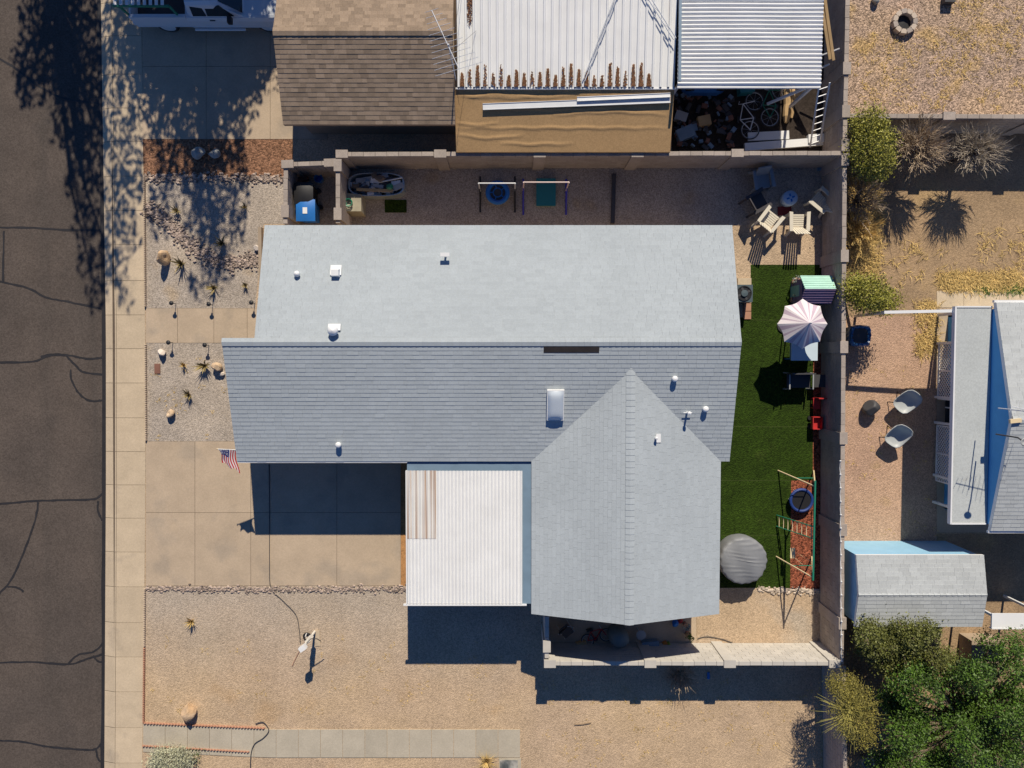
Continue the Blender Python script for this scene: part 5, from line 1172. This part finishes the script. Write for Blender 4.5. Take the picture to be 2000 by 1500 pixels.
# clothes-line frame north of the porch
a_,b_=P(1726,610,2.1),P(1870,607,2.25); rt=T('pergola_beam','white beam on posts reaching from the patio roof towards the wall','beam',(a_.x,a_.y,0))
MB().bar(a_,b_,.1,.09).obj('beam',m_white,rt); MB().box((a_.x+.06,a_.y,1.03),(.09,.09,2.06)).obj('post',m_white,rt)
# antennas on the gable
q=P(1975,800,3.9); q.z=3.42; rt=T('tv_antenna','spiky silver television antenna on the pale gable ridge','antenna',q)
MB().tube([q-Vector((0,0,.1)),q+Vector((0,0,1.2))],.02).obj('mast',m_alu,rt); MB().tube([q+Vector((-.45,.15,1.15)),q+Vector((.6,-.1,1.15))],.012).obj('boom',m_alu,rt)
for k in range(8): o=q+Vector((-.45+.15*k,.15-.035*k,1.15)); L_=.18+.05*k; MB().tube([o+Vector((-.08,-L_,0)),o+Vector((.08,L_,0))],.006,4).obj('element',m_alu,rt)
q2=P(1984,822,3.55); rt=T('roof_fitting','cream elongated vent cap on the pale gable ridge','vent',(q2.x,q2.y,3.4)); MB().box((q2.x,q2.y,3.52),(.36,.13,.09),.1).obj('cap',m_cream,rt); MB().box((q2.x,q2.y,3.42),(.14,.1,.16)).obj('neck',m_white,rt)
q=P(1958,850,3.5); q.z=3.2; rt=T('dish_mount','bent pole mount with small dish over the patio roof','antenna',q)
MB().tube([q,q+Vector((0,0,1.0)),q+Vector((-.05,-.1,1.3))],.025).obj('mast',m_dark,rt); MB().lathe(q+Vector((-.05,-.1,1.3)),[(.0,.0),(.08,.02),(.13,.06),(.08,.03),(0,.01)],16).obj('dish',m_grey,rt,True)
# ================================================================ blue shed
he,hr=2.0,2.22; a_=P(1672,1084,he); b_=P(1919,1224,he); yr=P(1800,1162,hr).y; x0,x1=a_.x,P(1920,1150,he).x
sh=T('shed','light blue shed with pale shingled gable roof','shed',((x0+x1)/2,yr,0)); hwN=a_.y-yr; hwS=yr-b_.y
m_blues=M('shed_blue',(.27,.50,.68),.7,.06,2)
slope(sh,'shingles',(x0,a_.y,he),(1,0,0),(0,-hwN,hr-he),math.hypot(hwN,hr-he),lambda w_:0,lambda w_:x1-x0,m_shw,tab=.33); slope(sh,'shingles',(x0,b_.y,he),(1,0,0),(0,hwS,hr-he),math.hypot(hwS,hr-he),lambda w_:0,lambda w_:x1-x0,m_shw,tab=.33)
for y in (a_.y,b_.y): MB().hexa([(x0,y,he-.1),(x1,y,he-.1),(x1,yr,hr-.1),(x0,yr,hr-.1)],[(x0,y,he-.003),(x1,y,he-.003),(x1,yr,hr-.003),(x0,yr,hr-.003)]).obj('roof_deck',m_white,sh)
ridge_caps(sh,(x0,yr,hr),(x1,yr,hr),.1,.06,m_shw)
xl=P(1655,1100,1).x; yn=P(1800,1066,0.2).y
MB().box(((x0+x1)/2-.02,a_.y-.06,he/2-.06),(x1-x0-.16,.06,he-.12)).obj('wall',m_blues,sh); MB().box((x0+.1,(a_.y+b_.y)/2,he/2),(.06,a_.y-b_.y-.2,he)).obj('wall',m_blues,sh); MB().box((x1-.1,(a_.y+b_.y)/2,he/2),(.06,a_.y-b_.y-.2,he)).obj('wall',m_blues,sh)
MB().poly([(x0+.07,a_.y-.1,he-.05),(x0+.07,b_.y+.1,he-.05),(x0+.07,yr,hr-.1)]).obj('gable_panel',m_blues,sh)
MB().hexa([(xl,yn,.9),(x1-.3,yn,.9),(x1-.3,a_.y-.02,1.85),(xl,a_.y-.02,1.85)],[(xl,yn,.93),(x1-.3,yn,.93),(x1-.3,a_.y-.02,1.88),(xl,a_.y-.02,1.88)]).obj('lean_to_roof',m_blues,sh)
boxes('storage_box','small tan-sided box with shingled lid behind the shed','box',1902,1258,(1.15,.85,.75),0,m_stucco)
q=P(1970,1212,2.1); rt=T('white_awning','flat white awning beside the blue shed','awning',(q.x,q.y,0)); MB().box((q.x+.4,q.y,2.1),(2.0,.5,.06)).obj('panel',m_white,rt); MB().box((q.x+.4,q.y-.27,2.07),(2.0,.04,.14)).obj('gutter',m_white,rt)
for s in (-.5,1.3): MB().box((q.x+s,q.y+.15,1.03),(.08,.08,2.06)).obj('post',m_white,rt)
p=P(1688,1482); rt=T('planter','grey-green round pot by the wall under the trees','pot',p); MB().lathe(p,[(.16,0),(.22,.3),(.19,.3),(.15,.05)],16).obj('pot',m_grey,rt)
# ================================================================ street trees outside the frame whose shade falls over the road and driveways
def shadow_tree(label,blobs,trunk,leaf=.2):
    b0=P(*trunk); rt=T('street_tree',label,'tree',b0); mb=MB(); tr=MB(); k0=Vector((SUNV.x,SUNV.y))/math.tan(SUN_EL)/Vector((SUNV.x,SUNV.y)).length
    tr.tube([b0,b0+Vector((.1,.1,2.5)),b0+Vector((0,0,5))],[.28,.22,.16],8)
    for sx,sy,r,h,dens in blobs:
        g=P(sx,sy); c=Vector((g.x+k0.x*h,g.y+k0.y*h,h)); rr=r*GS
        tr.tube([b0+Vector((0,0,4.0)),b0.lerp(c,.5)+Vector((0,0,h*.35)),c],[.1,.06,.02],6)
        n=int(dens*1.7*rr*rr*3.14/(leaf*leaf*.35))
        for q in range(n):
            a=R(0,6.28); t=math.sqrt(R(0,1))*(1+R(-.1,.15)); mb.leaf(c+Vector((math.cos(a)*t*rr,math.sin(a)*t*rr*1.15,R(-.5,.5)*rr)),leaf*R(.7,1.6),up=.9)
    mb.obj('crown',m_leafo,rt); tr.obj('trunk',m_bark,rt)
shadow_tree('tall street tree whose shade dapples the road and sidewalk',[(110,20,75,7,1.4),(85,100,60,7.5,1.2),(150,110,62,7.5,1.5),(55,140,25,7.5,.9),(150,210,55,8,1.3),(40,180,16,8,.8),(175,280,34,8.3,1.1),(140,270,22,8.3,.8),(160,345,34,8.6,1.0),(165,420,30,9,1.0),(180,500,30,9.3,1.0),(185,565,22,9.5,.9),
  (240,40,44,7,1.0),(240,130,44,7.4,1.0),(235,220,40,7.8,.95),(245,300,38,8.2,.8),(235,380,44,8.5,1.0),(262,360,20,8.4,.8),(230,460,40,8.8,.95),(225,540,28,9.2,.8),(245,590,16,9.4,.7)],(120,-330))
shadow_tree('broad dense tree whose shade covers the pickup and mulch strip',[(330,20,110,6,2.2),(450,20,110,6,2.4),(320,100,70,6.4,2.0),(400,110,90,6.4,2.4),(490,95,62,6.4,2.2),(440,170,60,6.8,1.5),(360,190,70,6.8,1.0),(310,190,40,6.8,.7),(300,260,32,7,.6),(350,280,48,7.2,1.1),(400,290,44,7.2,1.0),(450,230,36,7,1.1),(450,290,30,7.2,1.1),
  (420,370,66,7.8,1.4),(320,370,30,7.6,.8),(310,430,24,8,.9),(395,430,36,8.2,1.0),(440,440,40,8.2,.7),(420,500,34,8.6,.9),(395,550,26,8.9,.8),(430,545,20,9,.6)],(420,-300))
